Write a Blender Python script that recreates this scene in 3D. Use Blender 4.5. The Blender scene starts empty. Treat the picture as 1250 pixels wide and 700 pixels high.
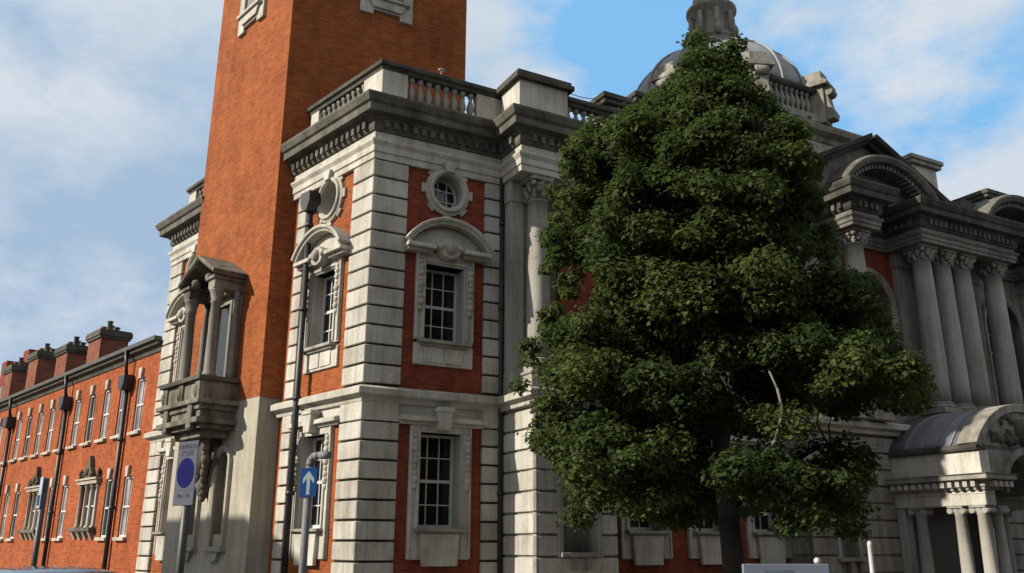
import bpy, bmesh, math, random
import numpy as np
from mathutils import Vector, Matrix
from math import sin, cos, tan, pi, radians, sqrt, atan2, hypot

random.seed(7)
scene = bpy.context.scene
COL = scene.collection

# ------------------------------------------------------------------ camera
F_PX, PITCH, ROLL = 1072.06, radians(16.4364), radians(0.177)
EYE = 1.6
_c, _s = cos(PITCH), sin(PITCH)
FW = Vector((0, _c, _s)); UP0 = Vector((0, -_s, _c)); R0 = Vector((1, 0, 0))
RT = cos(ROLL)*R0 + sin(ROLL)*UP0
UP = -sin(ROLL)*R0 + cos(ROLL)*UP0
cam_d = bpy.data.cameras.new('camera')
cam = bpy.data.objects.new('camera', cam_d); COL.objects.link(cam)
cam_d.sensor_width = 36; cam_d.lens = 36*F_PX/1250
cam_d.clip_end = 3000
cam.matrix_world = Matrix(((RT.x, UP.x, -FW.x, 0), (RT.y, UP.y, -FW.y, 0), (RT.z, UP.z, -FW.z, EYE), (0, 0, 0, 1)))
scene.camera = cam

# ------------------------------------------------------------------ plan axes: front facade runs along FD, side facade along SD
YF, YS = radians(61.4604), radians(-42.9714)
FD = Vector((sin(YF), cos(YF), 0)); SD = Vector((sin(YS), cos(YS), 0))
NF = Vector((-FD.y, FD.x, 0)); NF = NF if NF.y < 0 else -NF
NS = Vector((SD.y, -SD.x, 0)); NS = NS if NS.x < 0 else -NS
O = Vector((-3.25813, 19.22588, 0))

# ------------------------------------------------------------------ light
SUN_EL = radians(29)
trav = (FD + 0.17*NF).normalized()
sun_dir = Vector((-trav.x*cos(SUN_EL), -trav.y*cos(SUN_EL), sin(SUN_EL)))
sd = bpy.data.lights.new('sun', 'SUN'); sd.energy = 5.0; sd.angle = radians(0.53); sd.color = (1.0, 0.92, 0.80)
sun = bpy.data.objects.new('sun', sd); COL.objects.link(sun)
sun.rotation_euler = sun_dir.to_track_quat('Z', 'Y').to_euler()

w = bpy.data.worlds.new('World'); scene.world = w; w.use_nodes = True
nt = w.node_tree; nt.nodes.clear()
def wn(t, **k):
    n = nt.nodes.new(t)
    for a, b in k.items(): setattr(n, a, b)
    return n
out = wn('ShaderNodeOutputWorld'); bg = wn('ShaderNodeBackground')
bg.inputs['Strength'].default_value = 0.06
sky = wn('ShaderNodeTexSky', sky_type='NISHITA', sun_disc=False, sun_elevation=SUN_EL,
         sun_rotation=atan2(sun_dir.x, sun_dir.y), air_density=1.0, dust_density=0.6, ozone_density=2.0)
L = nt.links.new
tc = wn('ShaderNodeTexCoord')
def cloud_noise(scale, loc, detail=7, rough=0.55, stretch=(1, 1, 1.8)):
    mp = wn('ShaderNodeMapping'); mp.inputs['Scale'].default_value = stretch; mp.inputs['Location'].default_value = loc
    n = wn('ShaderNodeTexNoise'); n.inputs['Scale'].default_value = scale; n.inputs['Detail'].default_value = detail; n.inputs['Roughness'].default_value = rough
    L(tc.outputs['Generated'], mp.inputs[0]); L(mp.outputs[0], n.inputs['Vector']); return n.outputs[0]
def mth(op, a, b):
    n = wn('ShaderNodeMath', operation=op)
    for i_, v in enumerate((a, b)):
        if hasattr(v, 'links'): L(v, n.inputs[i_])
        else: n.inputs[i_].default_value = v
    return n.outputs[0]
def lobe(d, inner, outer):
    """soft patch of sky round a compass direction: 1 inside, 0 outside (degrees)"""
    dn = wn('ShaderNodeVectorMath', operation='DOT_PRODUCT'); dn.inputs[1].default_value = Vector(d).normalized(); L(tc.outputs['Generated'], dn.inputs[0])
    mr = wn('ShaderNodeMapRange', interpolation_type='SMOOTHSTEP'); mr.inputs['From Min'].default_value = cos(radians(outer)); mr.inputs['From Max'].default_value = cos(radians(inner))
    L(dn.outputs['Value'], mr.inputs['Value']); return mr.outputs[0]
def cramp(src, stops):
    r = wn('ShaderNodeValToRGB'); e = r.color_ramp.elements
    while len(e) < len(stops): e.new(0.5)
    for el, (p, c) in zip(e, stops): el.position = p; el.color = (*c, 1) if len(c) == 3 else c
    L(src, r.inputs[0]); return r.outputs[0]
def cmix(f, a, b):
    m = wn('ShaderNodeMix', data_type='RGBA')
    L(f, m.inputs[0]); 
    for i_, v in ((6, a), (7, b)):
        if hasattr(v, 'links'): L(v, m.inputs[i_])
        else: m.inputs[i_].default_value = (*v, 1)
    return m.outputs[2]
# bright cloud bank over the hall, clear darker sky elsewhere
cover = cloud_noise(2.9, (3.2, 1.3, 0.4), 9, 0.6); shade = cloud_noise(3.6, (0.4, 2.1, 5.0), 6)
cover_ = mth('ADD', mth('MULTIPLY', mth('SUBTRACT', cover, 0.5), 2.2), 0.5)
f = mth('ADD', cover_, mth('MULTIPLY', lobe((-.44, .76, .48), 2, 20), 0.10))
f = mth('ADD', f, mth('MULTIPLY', lobe((.46, .86, .26), 3, 20), 0.24))
f = mth('SUBTRACT', f, mth('MULTIPLY', lobe((.27, .77, .58), 4, 26), 0.20))
f = mth('SUBTRACT', f, mth('MULTIPLY', lobe((-.48, .86, .17), 3, 20), 0.14))
f = mth('ADD', f, mth('MULTIPLY', lobe((-.03, .86, .50), 1, 8), 0.22))
mask = cramp(f, [(0.33, (0, 0, 0)), (0.66, (1, 1, 1))])
blue = (2.5, 5.7, 9.6)
hazy = cmix(lobe((-.5, .86, .25), 8, 30), blue, (4.1, 5.6, 7.6))
cloud = cramp(shade, [(0.32, (5.9, 7.0, 8.2)), (0.62, (8.0, 8.5, 9.2))])
front_sky = cmix(mask, hazy, cloud)
back_mask = cramp(cover, [(0.34, (.15, .15, .15)), (0.58, (.95, .95, .95))])
back_sky = cmix(back_mask, sky.outputs[0], (9.6, 9.8, 10.0))
L(cmix(lobe((0, .94, .34), 42, 78), back_sky, front_sky), bg.inputs['Color']); L(bg.outputs[0], out.inputs[0])

scene.view_settings.view_transform = 'Standard'; scene.view_settings.look = 'None'
scene.view_settings.gamma = 1; scene.view_settings.use_curve_mapping = False
scene.view_settings.exposure = 0.6

# ------------------------------------------------------------------ materials
def newmat(name):
    m = bpy.data.materials.new(name); m.use_nodes = True
    t = m.node_tree; t.nodes.clear()
    o = t.nodes.new('ShaderNodeOutputMaterial'); b = t.nodes.new('ShaderNodeBsdfPrincipled')
    t.links.new(b.outputs[0], o.inputs[0])
    return m, t, b
def nd(t, typ, ins=None, **k):
    n = t.nodes.new(typ)
    for a, v in k.items(): setattr(n, a, v)
    for a, v in (ins or {}).items(): n.inputs[a].default_value = v
    return n
def ramp(t, src, p0, p1, c0=(0, 0, 0, 1), c1=(1, 1, 1, 1)):
    r = nd(t, 'ShaderNodeValToRGB'); e = r.color_ramp.elements
    e[0].position, e[1].position = p0, p1; e[0].color, e[1].color = c0, c1
    t.links.new(src, r.inputs[0]); return r.outputs[0]
def mix(t, fac, a, b, mode='MIX'):
    n = nd(t, 'ShaderNodeMix', data_type='RGBA', blend_type=mode)
    for i, v in ((0, fac), (6, a), (7, b)):
        if hasattr(v, 'default_value') or hasattr(v, 'links'): t.links.new(v, n.inputs[i])
        else: n.inputs[i].default_value = v if i == 0 else (*v, 1) if len(v) == 3 else v
    return n.outputs[2]
def noise(t, scale, detail=5, rough=0.55, sc=(1, 1, 1), coord='Object'):
    c = nd(t, 'ShaderNodeTexCoord'); m = nd(t, 'ShaderNodeMapping', {'Scale': sc})
    n = nd(t, 'ShaderNodeTexNoise', {'Scale': scale, 'Detail': detail, 'Roughness': rough})
    t.links.new(c.outputs[coord], m.inputs[0]); t.links.new(m.outputs[0], n.inputs['Vector'])
    return n.outputs[0]
def bump(t, b, src, s=0.3, d=0.02):
    n = nd(t, 'ShaderNodeBump', {'Strength': s, 'Distance': d})
    t.links.new(src, n.inputs['Height']); t.links.new(n.outputs[0], b.inputs['Normal'])

def stone_mat(name, pale, dirty, lo, hi, streak=0.5, rough=0.9):
    """weathered limestone: pale stone, soot patches, rain streaks, fine grain"""
    m, t, b = newmat(name)
    big = noise(t, 0.9, 6, 0.62)
    st = noise(t, 2.2, 5, 0.6, (1.6, 1.6, 0.18))
    fine = noise(t, 14, 4, 0.6)
    mean = nd(t, 'ShaderNodeMix', data_type='FLOAT', ins={0: streak}); t.links.new(big, mean.inputs[2]); t.links.new(st, mean.inputs[3])
    f = ramp(t, mean.outputs[0], lo, hi)
    c = mix(t, f, dirty, pale)
    c = mix(t, 0.35, c, ramp(t, fine, 0.3, 0.7, (0.62, 0.6, 0.57, 1), (1.12, 1.12, 1.12, 1)), 'MULTIPLY')
    blk = noise(t, 0.55, 2, 0.4)
    c = mix(t, 0.5, c, ramp(t, blk, 0.35, 0.65, (0.86, 0.84, 0.78, 1), (1.05, 1.04, 1.02, 1)), 'MULTIPLY')
    gi = nd(t, 'ShaderNodeNewGeometry')
    c = mix(t, 0.8, c, ramp(t, gi.outputs['Random Per Island'], 0.0, 1.0, (0.80, 0.79, 0.78, 1), (1.16, 1.16, 1.16, 1)), 'MULTIPLY')
    run = noise(t, 3.4, 4, 0.7, (2.2, 2.2, 0.22))
    c = mix(t, 0.5, c, ramp(t, run, 0.30, 0.46, (0.50, 0.48, 0.45, 1), (1.0, 1.0, 1.0, 1)), 'MULTIPLY')
    t.links.new(c, b.inputs['Base Color']); b.inputs['Roughness'].default_value = rough; b.inputs['Specular IOR Level'].default_value = 0.25
    bump(t, b, fine, 0.35, 0.02)
    return m
def brick_mat(name, ca, cb, cm, var=0.5):
    m, t, b = newmat(name)
    uv = nd(t, 'ShaderNodeUVMap'); uv.uv_map = 'UVMap'
    br = nd(t, 'ShaderNodeTexBrick', {'Scale': 1.0, 'Mortar Size': 0.008, 'Mortar Smooth': 0.2, 'Brick Width': 0.225, 'Row Height': 0.075, 'Bias': 0.0,
            'Color1': (*ca, 1), 'Color2': (*cb, 1), 'Mortar': (*cm, 1)})
    br.inputs['Color2'].default_value = (cb[0]*.74, cb[1]*.70, cb[2]*.75, 1); br.inputs['Mortar'].default_value = (cm[0]*.95, cm[1]*1.3, cm[2]*1.5, 1)
    t.links.new(uv.outputs[0], br.inputs['Vector'])
    big = noise(t, 0.7, 6, 0.65); st = noise(t, 1.6, 5, 0.6, (1.5, 1.5, 0.25)); mid = noise(t, 4, 5, 0.7)
    c = mix(t, var*1.0, br.outputs['Color'], ramp(t, big, 0.32, 0.68, (0.66, 0.60, 0.56, 1), (1.32, 1.38, 1.32, 1)), 'MULTIPLY')
    c = mix(t, 0.6*var, c, ramp(t, st, 0.34, 0.52, (0.52, 0.52, 0.54, 1), (1.12, 1.12, 1.12, 1)), 'MULTIPLY')
    c = mix(t, 0.45, c, ramp(t, mid, 0.3, 0.7, (0.75, 0.72, 0.7, 1), (1.18, 1.2, 1.2, 1)), 'MULTIPLY')
    t.links.new(c, b.inputs['Base Color']); b.inputs['Roughness'].default_value = 0.95; b.inputs['Specular IOR Level'].default_value = 0.15
    bump(t, b, br.outputs['Fac'], -0.35, 0.01)
    return m
def plain_mat(name, col, rough=0.6, metal=0.0, var=0.25, sc=6.0, coat=0.0, bmp=0.0):
    m, t, b = newmat(name)
    n = noise(t, sc, 5, 0.6)
    c = mix(t, var, col, ramp(t, n, 0.3, 0.7, (0.55, 0.55, 0.55, 1), (1.25, 1.25, 1.25, 1)), 'MULTIPLY')
    t.links.new(c, b.inputs['Base Color']); b.inputs['Roughness'].default_value = rough; b.inputs['Metallic'].default_value = metal
    if coat: b.inputs['Coat Weight'].default_value = coat; b.inputs['Coat Roughness'].default_value = 0.06
    if bmp: bump(t, b, n, bmp, 0.01)
    return m

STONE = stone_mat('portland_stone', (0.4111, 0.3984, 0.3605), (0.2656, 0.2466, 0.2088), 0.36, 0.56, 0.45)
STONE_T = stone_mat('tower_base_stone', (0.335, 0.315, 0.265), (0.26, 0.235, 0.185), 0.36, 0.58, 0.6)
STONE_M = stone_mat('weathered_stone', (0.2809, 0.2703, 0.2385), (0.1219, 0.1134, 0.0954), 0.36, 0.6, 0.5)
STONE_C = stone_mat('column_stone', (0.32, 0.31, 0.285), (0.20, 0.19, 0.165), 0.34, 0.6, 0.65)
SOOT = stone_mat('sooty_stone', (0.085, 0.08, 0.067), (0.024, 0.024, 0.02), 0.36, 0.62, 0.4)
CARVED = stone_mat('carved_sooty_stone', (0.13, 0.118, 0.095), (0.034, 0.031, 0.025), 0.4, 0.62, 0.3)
BRICK = brick_mat('red_brick', (0.2493, 0.0658, 0.0198), (0.2231, 0.0579, 0.0170), (0.2231, 0.0699, 0.0244))
BRICK_B = brick_mat('orange_red_brick', (0.2054, 0.0461, 0.0233), (0.1788, 0.0385, 0.0197), (0.1788, 0.0474, 0.0287), 0.6)
BRICK_T = brick_mat('terrace_brick', (0.2840, 0.0668, 0.0219), (0.2414, 0.0550, 0.0176), (0.2556, 0.0747, 0.0304))
PAINT = plain_mat('white_window_paint', (0.45, 0.45, 0.43), 0.55, var=0.2)
IRON = plain_mat('black_iron', (0.012, 0.012, 0.014), 0.5, var=0.3)
LEAD = plain_mat('grey_lead', (0.22, 0.225, 0.23), 0.75, 0.0, 0.5, 1.6)
SLATE = plain_mat('slate', (0.075, 0.08, 0.085), 0.7, var=0.5, sc=3)
GUTTER = plain_mat('dark_gutter', (0.055, 0.06, 0.055), 0.7, var=0.6, sc=2)
WOOD = plain_mat('dark_door_wood', (0.03, 0.018, 0.012), 0.5)
POT = plain_mat('terracotta', (0.22, 0.075, 0.035), 0.9, var=0.5)
ROOM = plain_mat('dark_room', (0.02, 0.02, 0.02), 0.9)
BLIND = plain_mat('window_blind', (0.42, 0.40, 0.40), 0.8, var=0.35, sc=2)
def glass_mat(name, col, rough=0.06):
    m, t, b = newmat(name)
    n = noise(t, 1.3, 3, 0.5)
    c = mix(t, 0.8, col, ramp(t, n, 0.3, 0.7, (0.4, 0.4, 0.4, 1), (1.6, 1.6, 1.6, 1)), 'MULTIPLY')
    t.links.new(c, b.inputs['Base Color']); b.inputs['Roughness'].default_value = rough
    bump(t, b, noise(t, 2.5, 2, 0.5), 0.06, 0.02)
    return m
GLASS = glass_mat('window_glass', (0.011, 0.013, 0.014))
GLASS_C = glass_mat('curtained_glass', (0.26, 0.235, 0.24), 0.15)

# ------------------------------------------------------------------ mesh helpers
class Fr:
    """local frame on a facade: x along it, y outward, z up"""
    def __init__(s, o, X, Y): s.o, s.X, s.Y = o.copy(), X.copy(), Y.copy()
    def p(s, x, y, z): return s.o + s.X*x + s.Y*y + Vector((0, 0, z))
    def xy(s, x, y=0): v = s.o + s.X*x + s.Y*y; return Vector((v.x, v.y))
    def sh(s, x=0, y=0): return Fr(s.o + s.X*x + s.Y*y, s.X, s.Y)
WORLD = Fr(Vector((0, 0, 0)), Vector((1, 0, 0)), Vector((0, 1, 0)))
FRONT = Fr(O, FD, NF); SIDE = Fr(O, SD, NS)
def corner(of, os_):
    det = NF.x*NS.y - NF.y*NS.x
    return Vector((O.x + (of*NS.y - os_*NF.y)/det, O.y + (NF.x*os_ - NS.x*of)/det))

class M:
    def __init__(s): s.v = []; s.f = []; s.sm = []
    def add(s, vs, fs, smooth=False):
        b = len(s.v); s.v += [Vector(v) for v in vs]
        s.f += [tuple(i+b for i in f) for f in fs]; s.sm += [smooth]*len(fs); return s
    def box(s, fr, x0, x1, y0, y1, z0, z1):
        vs = [fr.p(x, y, z) for z in (z0, z1) for y in (y0, y1) for x in (x0, x1)]
        return s.add(vs, [(0, 1, 3, 2), (4, 6, 7, 5), (0, 4, 5, 1), (2, 3, 7, 6), (0, 2, 6, 4), (1, 5, 7, 3)])
    def prism(s, fr, pts, y0, y1, smooth=False):
        n = len(pts); vs = [fr.p(x, y0, z) for x, z in pts] + [fr.p(x, y1, z) for x, z in pts]
        s.add(vs, [tuple(range(n)), tuple(range(2*n-1, n-1, -1))])
        fs = [(i, (i+1) % n, n+(i+1) % n, n+i) for i in range(n)]
        b = len(s.v)-2*n; s.f += [tuple(i+b for i in f) for f in fs]; s.sm += [smooth]*n; return s
    def plan(s, pts, z0, z1):
        n = len(pts); vs = [(p.x, p.y, z0) for p in pts] + [(p.x, p.y, z1) for p in pts]
        return s.add(vs, [tuple(range(n-1, -1, -1)), tuple(range(n, 2*n))] + [(i, (i+1) % n, n+(i+1) % n, n+i) for i in range(n)])
    def sweep(s, path, prof, closed=False):
        """profile [(out,z)] swept along a plan path with mitred corners; outward = right of travel"""
        P = [Vector((p.x, p.y)) for p in path]; n = len(P); mit = []
        def nrm(a, b):
            d = (b-a).normalized(); return Vector((d.y, -d.x))
        for i in range(n):
            if closed: a, b = nrm(P[i-1], P[i]), nrm(P[i], P[(i+1) % n])
            elif i == 0: a = b = nrm(P[0], P[1])
            elif i == n-1: a = b = nrm(P[-2], P[-1])
            else: a, b = nrm(P[i-1], P[i]), nrm(P[i], P[i+1])
            mit.append((a+b)/(1+a.dot(b)))
        k = len(prof); vs = []
        for p, m in zip(P, mit):
            for o, z in prof: q = p + m*o; vs.append((q.x, q.y, z))
        fs = []
        for i in range(n if closed else n-1):
            j = (i+1) % n
            for a in range(k):
                b = (a+1) % k; fs.append((i*k+a, j*k+a, j*k+b, i*k+b))
        if not closed: fs += [tuple(range(k)), tuple(range((n-1)*k+k-1, (n-1)*k-1, -1))]
        return s.add(vs, fs)
    def arc(s, fr, path, prof, smooth=False, closed=False):
        """profile [(n,y)] swept along a path [(x,z)] lying in the facade; n = to the left of travel"""
        P = [Vector(p) for p in path]; n = len(P); k = len(prof); vs = []
        def nm(a, b):
            d = (b-a).normalized(); return Vector((-d.y, d.x))
        for i in range(n):
            if closed: a, b = nm(P[i-1], P[i]), nm(P[i], P[(i+1) % n])
            else:
                a = nm(P[max(i-1, 0)], P[max(i, 1)]); b = nm(P[min(i, n-2)], P[min(i+1, n-1)])
            m = (a+b)/(1+a.dot(b))
            for o, y in prof: q = P[i]+m*o; vs.append(fr.p(q.x, y, q.y))
        fs = []
        for i in range(n if closed else n-1):
            j = (i+1) % n
            for a in range(k):
                b = (a+1) % k; fs.append((i*k+a, j*k+a, j*k+b, i*k+b))
        if not closed: fs += [tuple(range(k)), tuple(range((n-1)*k+k-1, (n-1)*k-1, -1))]
        return s.add(vs, fs, smooth)
    def lathe(s, c, prof, n=16, smooth=True, a0=0, a1=2*pi, squash=1.0):
        k = len(prof); vs = []; full = abs(a1-a0-2*pi) < 1e-6
        m = n if full else n+1
        for i in range(m):
            a = a0 + (a1-a0)*i/n
            for r, z in prof: vs.append((c[0]+r*cos(a), c[1]+r*sin(a)*squash, c[2]+z))
        fs = [(i*k+j, ((i+1) % m)*k+j, ((i+1) % m)*k+j+1, i*k+j+1) for i in range(m if full else m-1) for j in range(k-1)]
        s.add(vs, fs, smooth)
        if full:
            b = len(s.v)-m*k
            for j in (0, k-1):
                if prof[j][0] > 1e-4: s.f.append(tuple(b+i*k+j for i in range(m))); s.sm.append(False)
        return s
    def tube(s, a, b, r0, r1=None, n=8, smooth=True):
        a, b = Vector(a), Vector(b); r1 = r0 if r1 is None else r1
        d = (b-a).normalized(); u = d.orthogonal().normalized(); v = d.cross(u)
        vs = [a+(u*cos(2*pi*i/n)+v*sin(2*pi*i/n))*r0 for i in range(n)] + [b+(u*cos(2*pi*i/n)+v*sin(2*pi*i/n))*r1 for i in range(n)]
        s.add(vs, [(i, (i+1) % n, n+(i+1) % n, n+i) for i in range(n)], smooth)
        k = len(s.v)-2*n
        s.f += [tuple(k+i for i in range(n-1, -1, -1)), tuple(k+n+i for i in range(n))]; s.sm += [False, False]
        return s
    def ball(s, c, r, sc=(1, 1, 1), n=8, m=6):
        vs = [(c[0], c[1], c[2]-r*sc[2])]
        for j in range(1, m):
            t = -pi/2 + pi*j/m
            for i in range(n): vs.append((c[0]+r*sc[0]*cos(t)*cos(2*pi*i/n), c[1]+r*sc[1]*cos(t)*sin(2*pi*i/n), c[2]+r*sc[2]*sin(t)))
        vs.append((c[0], c[1], c[2]+r*sc[2])); T = len(vs)-1; fs = []
        for i in range(n):
            k = (i+1) % n; fs.append((0, 1+k, 1+i)); fs.append((T, 1+(m-2)*n+i, 1+(m-2)*n+k))
            for j in range(m-2): fs.append((1+j*n+i, 1+j*n+k, 1+(j+1)*n+k, 1+(j+1)*n+i))
        return s.add(vs, fs, True)
    def build(s, name, mat, parent=None, bevel=0.0, label=None):
        off = Vector((0, 0, 0)); q = parent
        while q is not None: off += q.location; q = q.parent
        me = bpy.data.meshes.new(name)
        me.from_pydata([v-off for v in s.v], [], s.f); me.update()
        bm = bmesh.new(); bm.from_mesh(me)
        bmesh.ops.recalc_face_normals(bm, faces=bm.faces)
        uv = bm.loops.layers.uv.new('UVMap')
        for f in bm.faces:
            f.normal_update(); n = f.normal
            if abs(n.z) < 0.7:
                t = Vector((-n.y, n.x, 0)).normalized()
                for l in f.loops: l[uv].uv = (l.vert.co.dot(t), l.vert.co.z)
            else:
                for l in f.loops: l[uv].uv = (l.vert.co.x, l.vert.co.y)
        bm.to_mesh(me); bm.free()
        if len(s.sm) == len(me.polygons): me.polygons.foreach_set('use_smooth', s.sm)
        me.materials.append(mat)
        o = bpy.data.objects.new(name, me); COL.objects.link(o); o.parent = parent
        if bevel:
            b = o.modifiers.new('bevel', 'BEVEL'); b.width = bevel; b.segments = 1; b.limit_method = 'ANGLE'; b.angle_limit = radians(40)
        if label: o['label'] = label
        return o

def thing(name, label, cat, loc=(0, 0, 0), group=None):
    o = bpy.data.objects.new(name, None); COL.objects.link(o); o.location = loc; o.empty_display_size = 0.3
    o['label'] = label; o['category'] = cat
    if group: o['group'] = group
    return o
def copy_child(src, parent, loc):
    c = src.copy(); COL.objects.link(c); c.parent = parent; c.location = loc; return c

def wall_bands(m, fr, x0, x1, z0, z1, y0, y1, holes):
    """wall slab with rectangular openings, as abutting boxes"""
    zs = sorted({z0, z1} | {min(max(h[i], z0), z1) for h in holes for i in (2, 3)})
    for a, b in zip(zs, zs[1:]):
        if b-a < 1e-4: continue
        hs = sorted((h[0], h[1]) for h in holes if h[2] < (a+b)/2 < h[3]); x = x0
        for h0, h1 in hs:
            if h0 > x: m.box(fr, x, h0, y0, y1, a, b)
            x = max(x, h1)
        if x < x1: m.box(fr, x, x1, y0, y1, a, b)
def courses(m, fr, x0, x1, z0, z1, y, h=0.44, gap=0.052, back=0.09, holes=()):
    n = max(1, round((z1-z0)/h)); h = (z1-z0)/n
    for i in range(n):
        a, b = z0+i*h+gap/2, z0+(i+1)*h-gap/2
        hs = sorted((q[0], q[1]) for q in holes if q[2] < b and q[3] > a); x = x0
        for h0, h1 in hs:
            if h0 > x: m.box(fr, x, h0, y-back-0.05, y, a, b)
            x = max(x, h1)
        if x < x1: m.box(fr, x, x1, y-back-0.05, y, a, b)
def seg_arc(cx, z, half, rise, n=16, a0=-1.0, a1=1.0):
    R = (half*half+rise*rise)/(2*rise); cz = z+rise-R; t = math.asin(min(1, half/R))
    if rise > half: t = pi-t
    return [(cx+R*sin(t*(a0+(a1-a0)*i/n)), cz+R*cos(t*(a0+(a1-a0)*i/n))) for i in range(n+1)]

# ------------------------------------------------------------------ ground, road, pavement
def flat(name, pts, z, mat, depth=0.0):
    m = M()
    if depth: m.plan([Vector(p) for p in pts], z-depth, z)
    else: m.add([(p[0], p[1], z) for p in pts], [tuple(range(len(pts)))])
    o = m.build(name, mat); o['kind'] = 'structure'; return o
ASPH = plain_mat('asphalt', (0.05, 0.05, 0.052), 0.9, var=0.4, sc=40, bmp=0.3)
PAVE = plain_mat('paving', (0.15, 0.145, 0.135), 0.9, var=0.35, sc=3, bmp=0.1)
KERB = plain_mat('kerb_granite', (0.3, 0.29, 0.28), 0.85, var=0.4, sc=9)
flat('road', [(-600, -600), (600, -600), (600, 600), (-600, 600)], -0.12, ASPH)
def kerb_path(of, os_):
    pts = [SIDE.xy(70, os_)]
    cF, cS = 9.6, 7.4
    c = corner(of, os_); a = c + Vector((SD.x, SD.y))*3.5; b = c + Vector((FD.x, FD.y))*3.5
    for i in range(9):
        t = i/8; pts.append(a*(1-t)**2 + c*2*t*(1-t) + b*t*t)
    pts.append(FRONT.xy(80, of)); return pts
kp = kerb_path(9.6, 7.4)
flat('pavement', [tuple(p) for p in kp] + [tuple(FRONT.xy(80, -30)), tuple(SIDE.xy(70, -30))], 0.0, PAVE, 0.3)
k = M(); k.sweep(kp, [(0.002, -0.3), (0.15, -0.3), (0.15, -0.005), (0.002, 0.006)]); o = k.build('kerb', KERB); o['kind'] = 'structure'
mk = M(); mk.sweep(kp, [(0.42, -0.1156), (0.52, -0.1156), (0.52, -0.1150), (0.42, -0.1150)]); mk.sweep(kp, [(0.62, -0.1156), (0.72, -0.1156), (0.72, -0.1150), (0.62, -0.1150)])
o = mk.build('road_marking', plain_mat('yellow_line', (0.55, 0.36, 0.03), 0.8, var=0.4, sc=12)); o['kind'] = 'structure'

# ------------------------------------------------------------------ the town hall
HALL = thing('town_hall', 'grand red brick and pale stone town hall with corner tower, dome and columned front', 'building', O)
Z_STR0, Z_STR1 = 4.62, 4.98     # string course
Z_ARC0, Z_ARC1 = 10.42, 11.12   # architrave and frieze
Z_COR = 11.92                   # top of the cornice
Z_CAP = 13.24                   # top of the parapet
TW0, TW1, TWA = 3.72, 8.58, -0.53   # tower along the side street, and its step forward

def garland(m, fr, x, y, z0, z1):
    n = 9; rnd = random.Random(int(x*100))
    for i in range(n):
        t = i/(n-1); r = 0.05+0.035*abs(sin(t*9))+rnd.uniform(0, 0.015)
        p = fr.p(x+rnd.uniform(-.012, .012), y, z1+(z0-z1)*t); m.ball(p, r, (1, 1, 1.1), 6, 4)

def sash(fr, xc, hw, z0, z1, y, parent, cols=3, rows=4, glass=GLASS):
    m = M(); t = 0.06
    m.box(fr, xc-hw, xc-hw+t, y-.06, y+.02, z0, z1); m.box(fr, xc+hw-t, xc+hw, y-.06, y+.02, z0, z1)
    m.box(fr, xc-hw+t, xc+hw-t, y-.06, y+.02, z0, z0+.09); m.box(fr, xc-hw+t, xc+hw-t, y-.06, y+.02, z1-.06, z1)
    zm = (z0+z1)/2; m.box(fr, xc-hw+t, xc+hw-t, y-.05, y+.012, zm-.035, zm+.035)
    for i in range(1, cols):
        x = xc-hw+t+(2*hw-2*t)*i/cols; m.box(fr, x-.013, x+.013, y-.04, y+.002, z0+.09, zm-.035); m.box(fr, x-.013, x+.013, y-.04, y+.008, zm+.035, z1-.06)
    for i in range(1, rows):
        if i*2 == rows: continue
        z = z0+(z1-z0)*i/rows; m.box(fr, xc-hw+t, xc+hw-t, y-.041, y-.001, z-.013, z+.013)
    m.build('sash_frame', PAINT, parent)
    g = M(); g.box(fr, xc-hw+t/2, xc+hw-t/2, y-.035, y-.02, z0+.03, z1-.03); g.build('pane', glass, parent)

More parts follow.
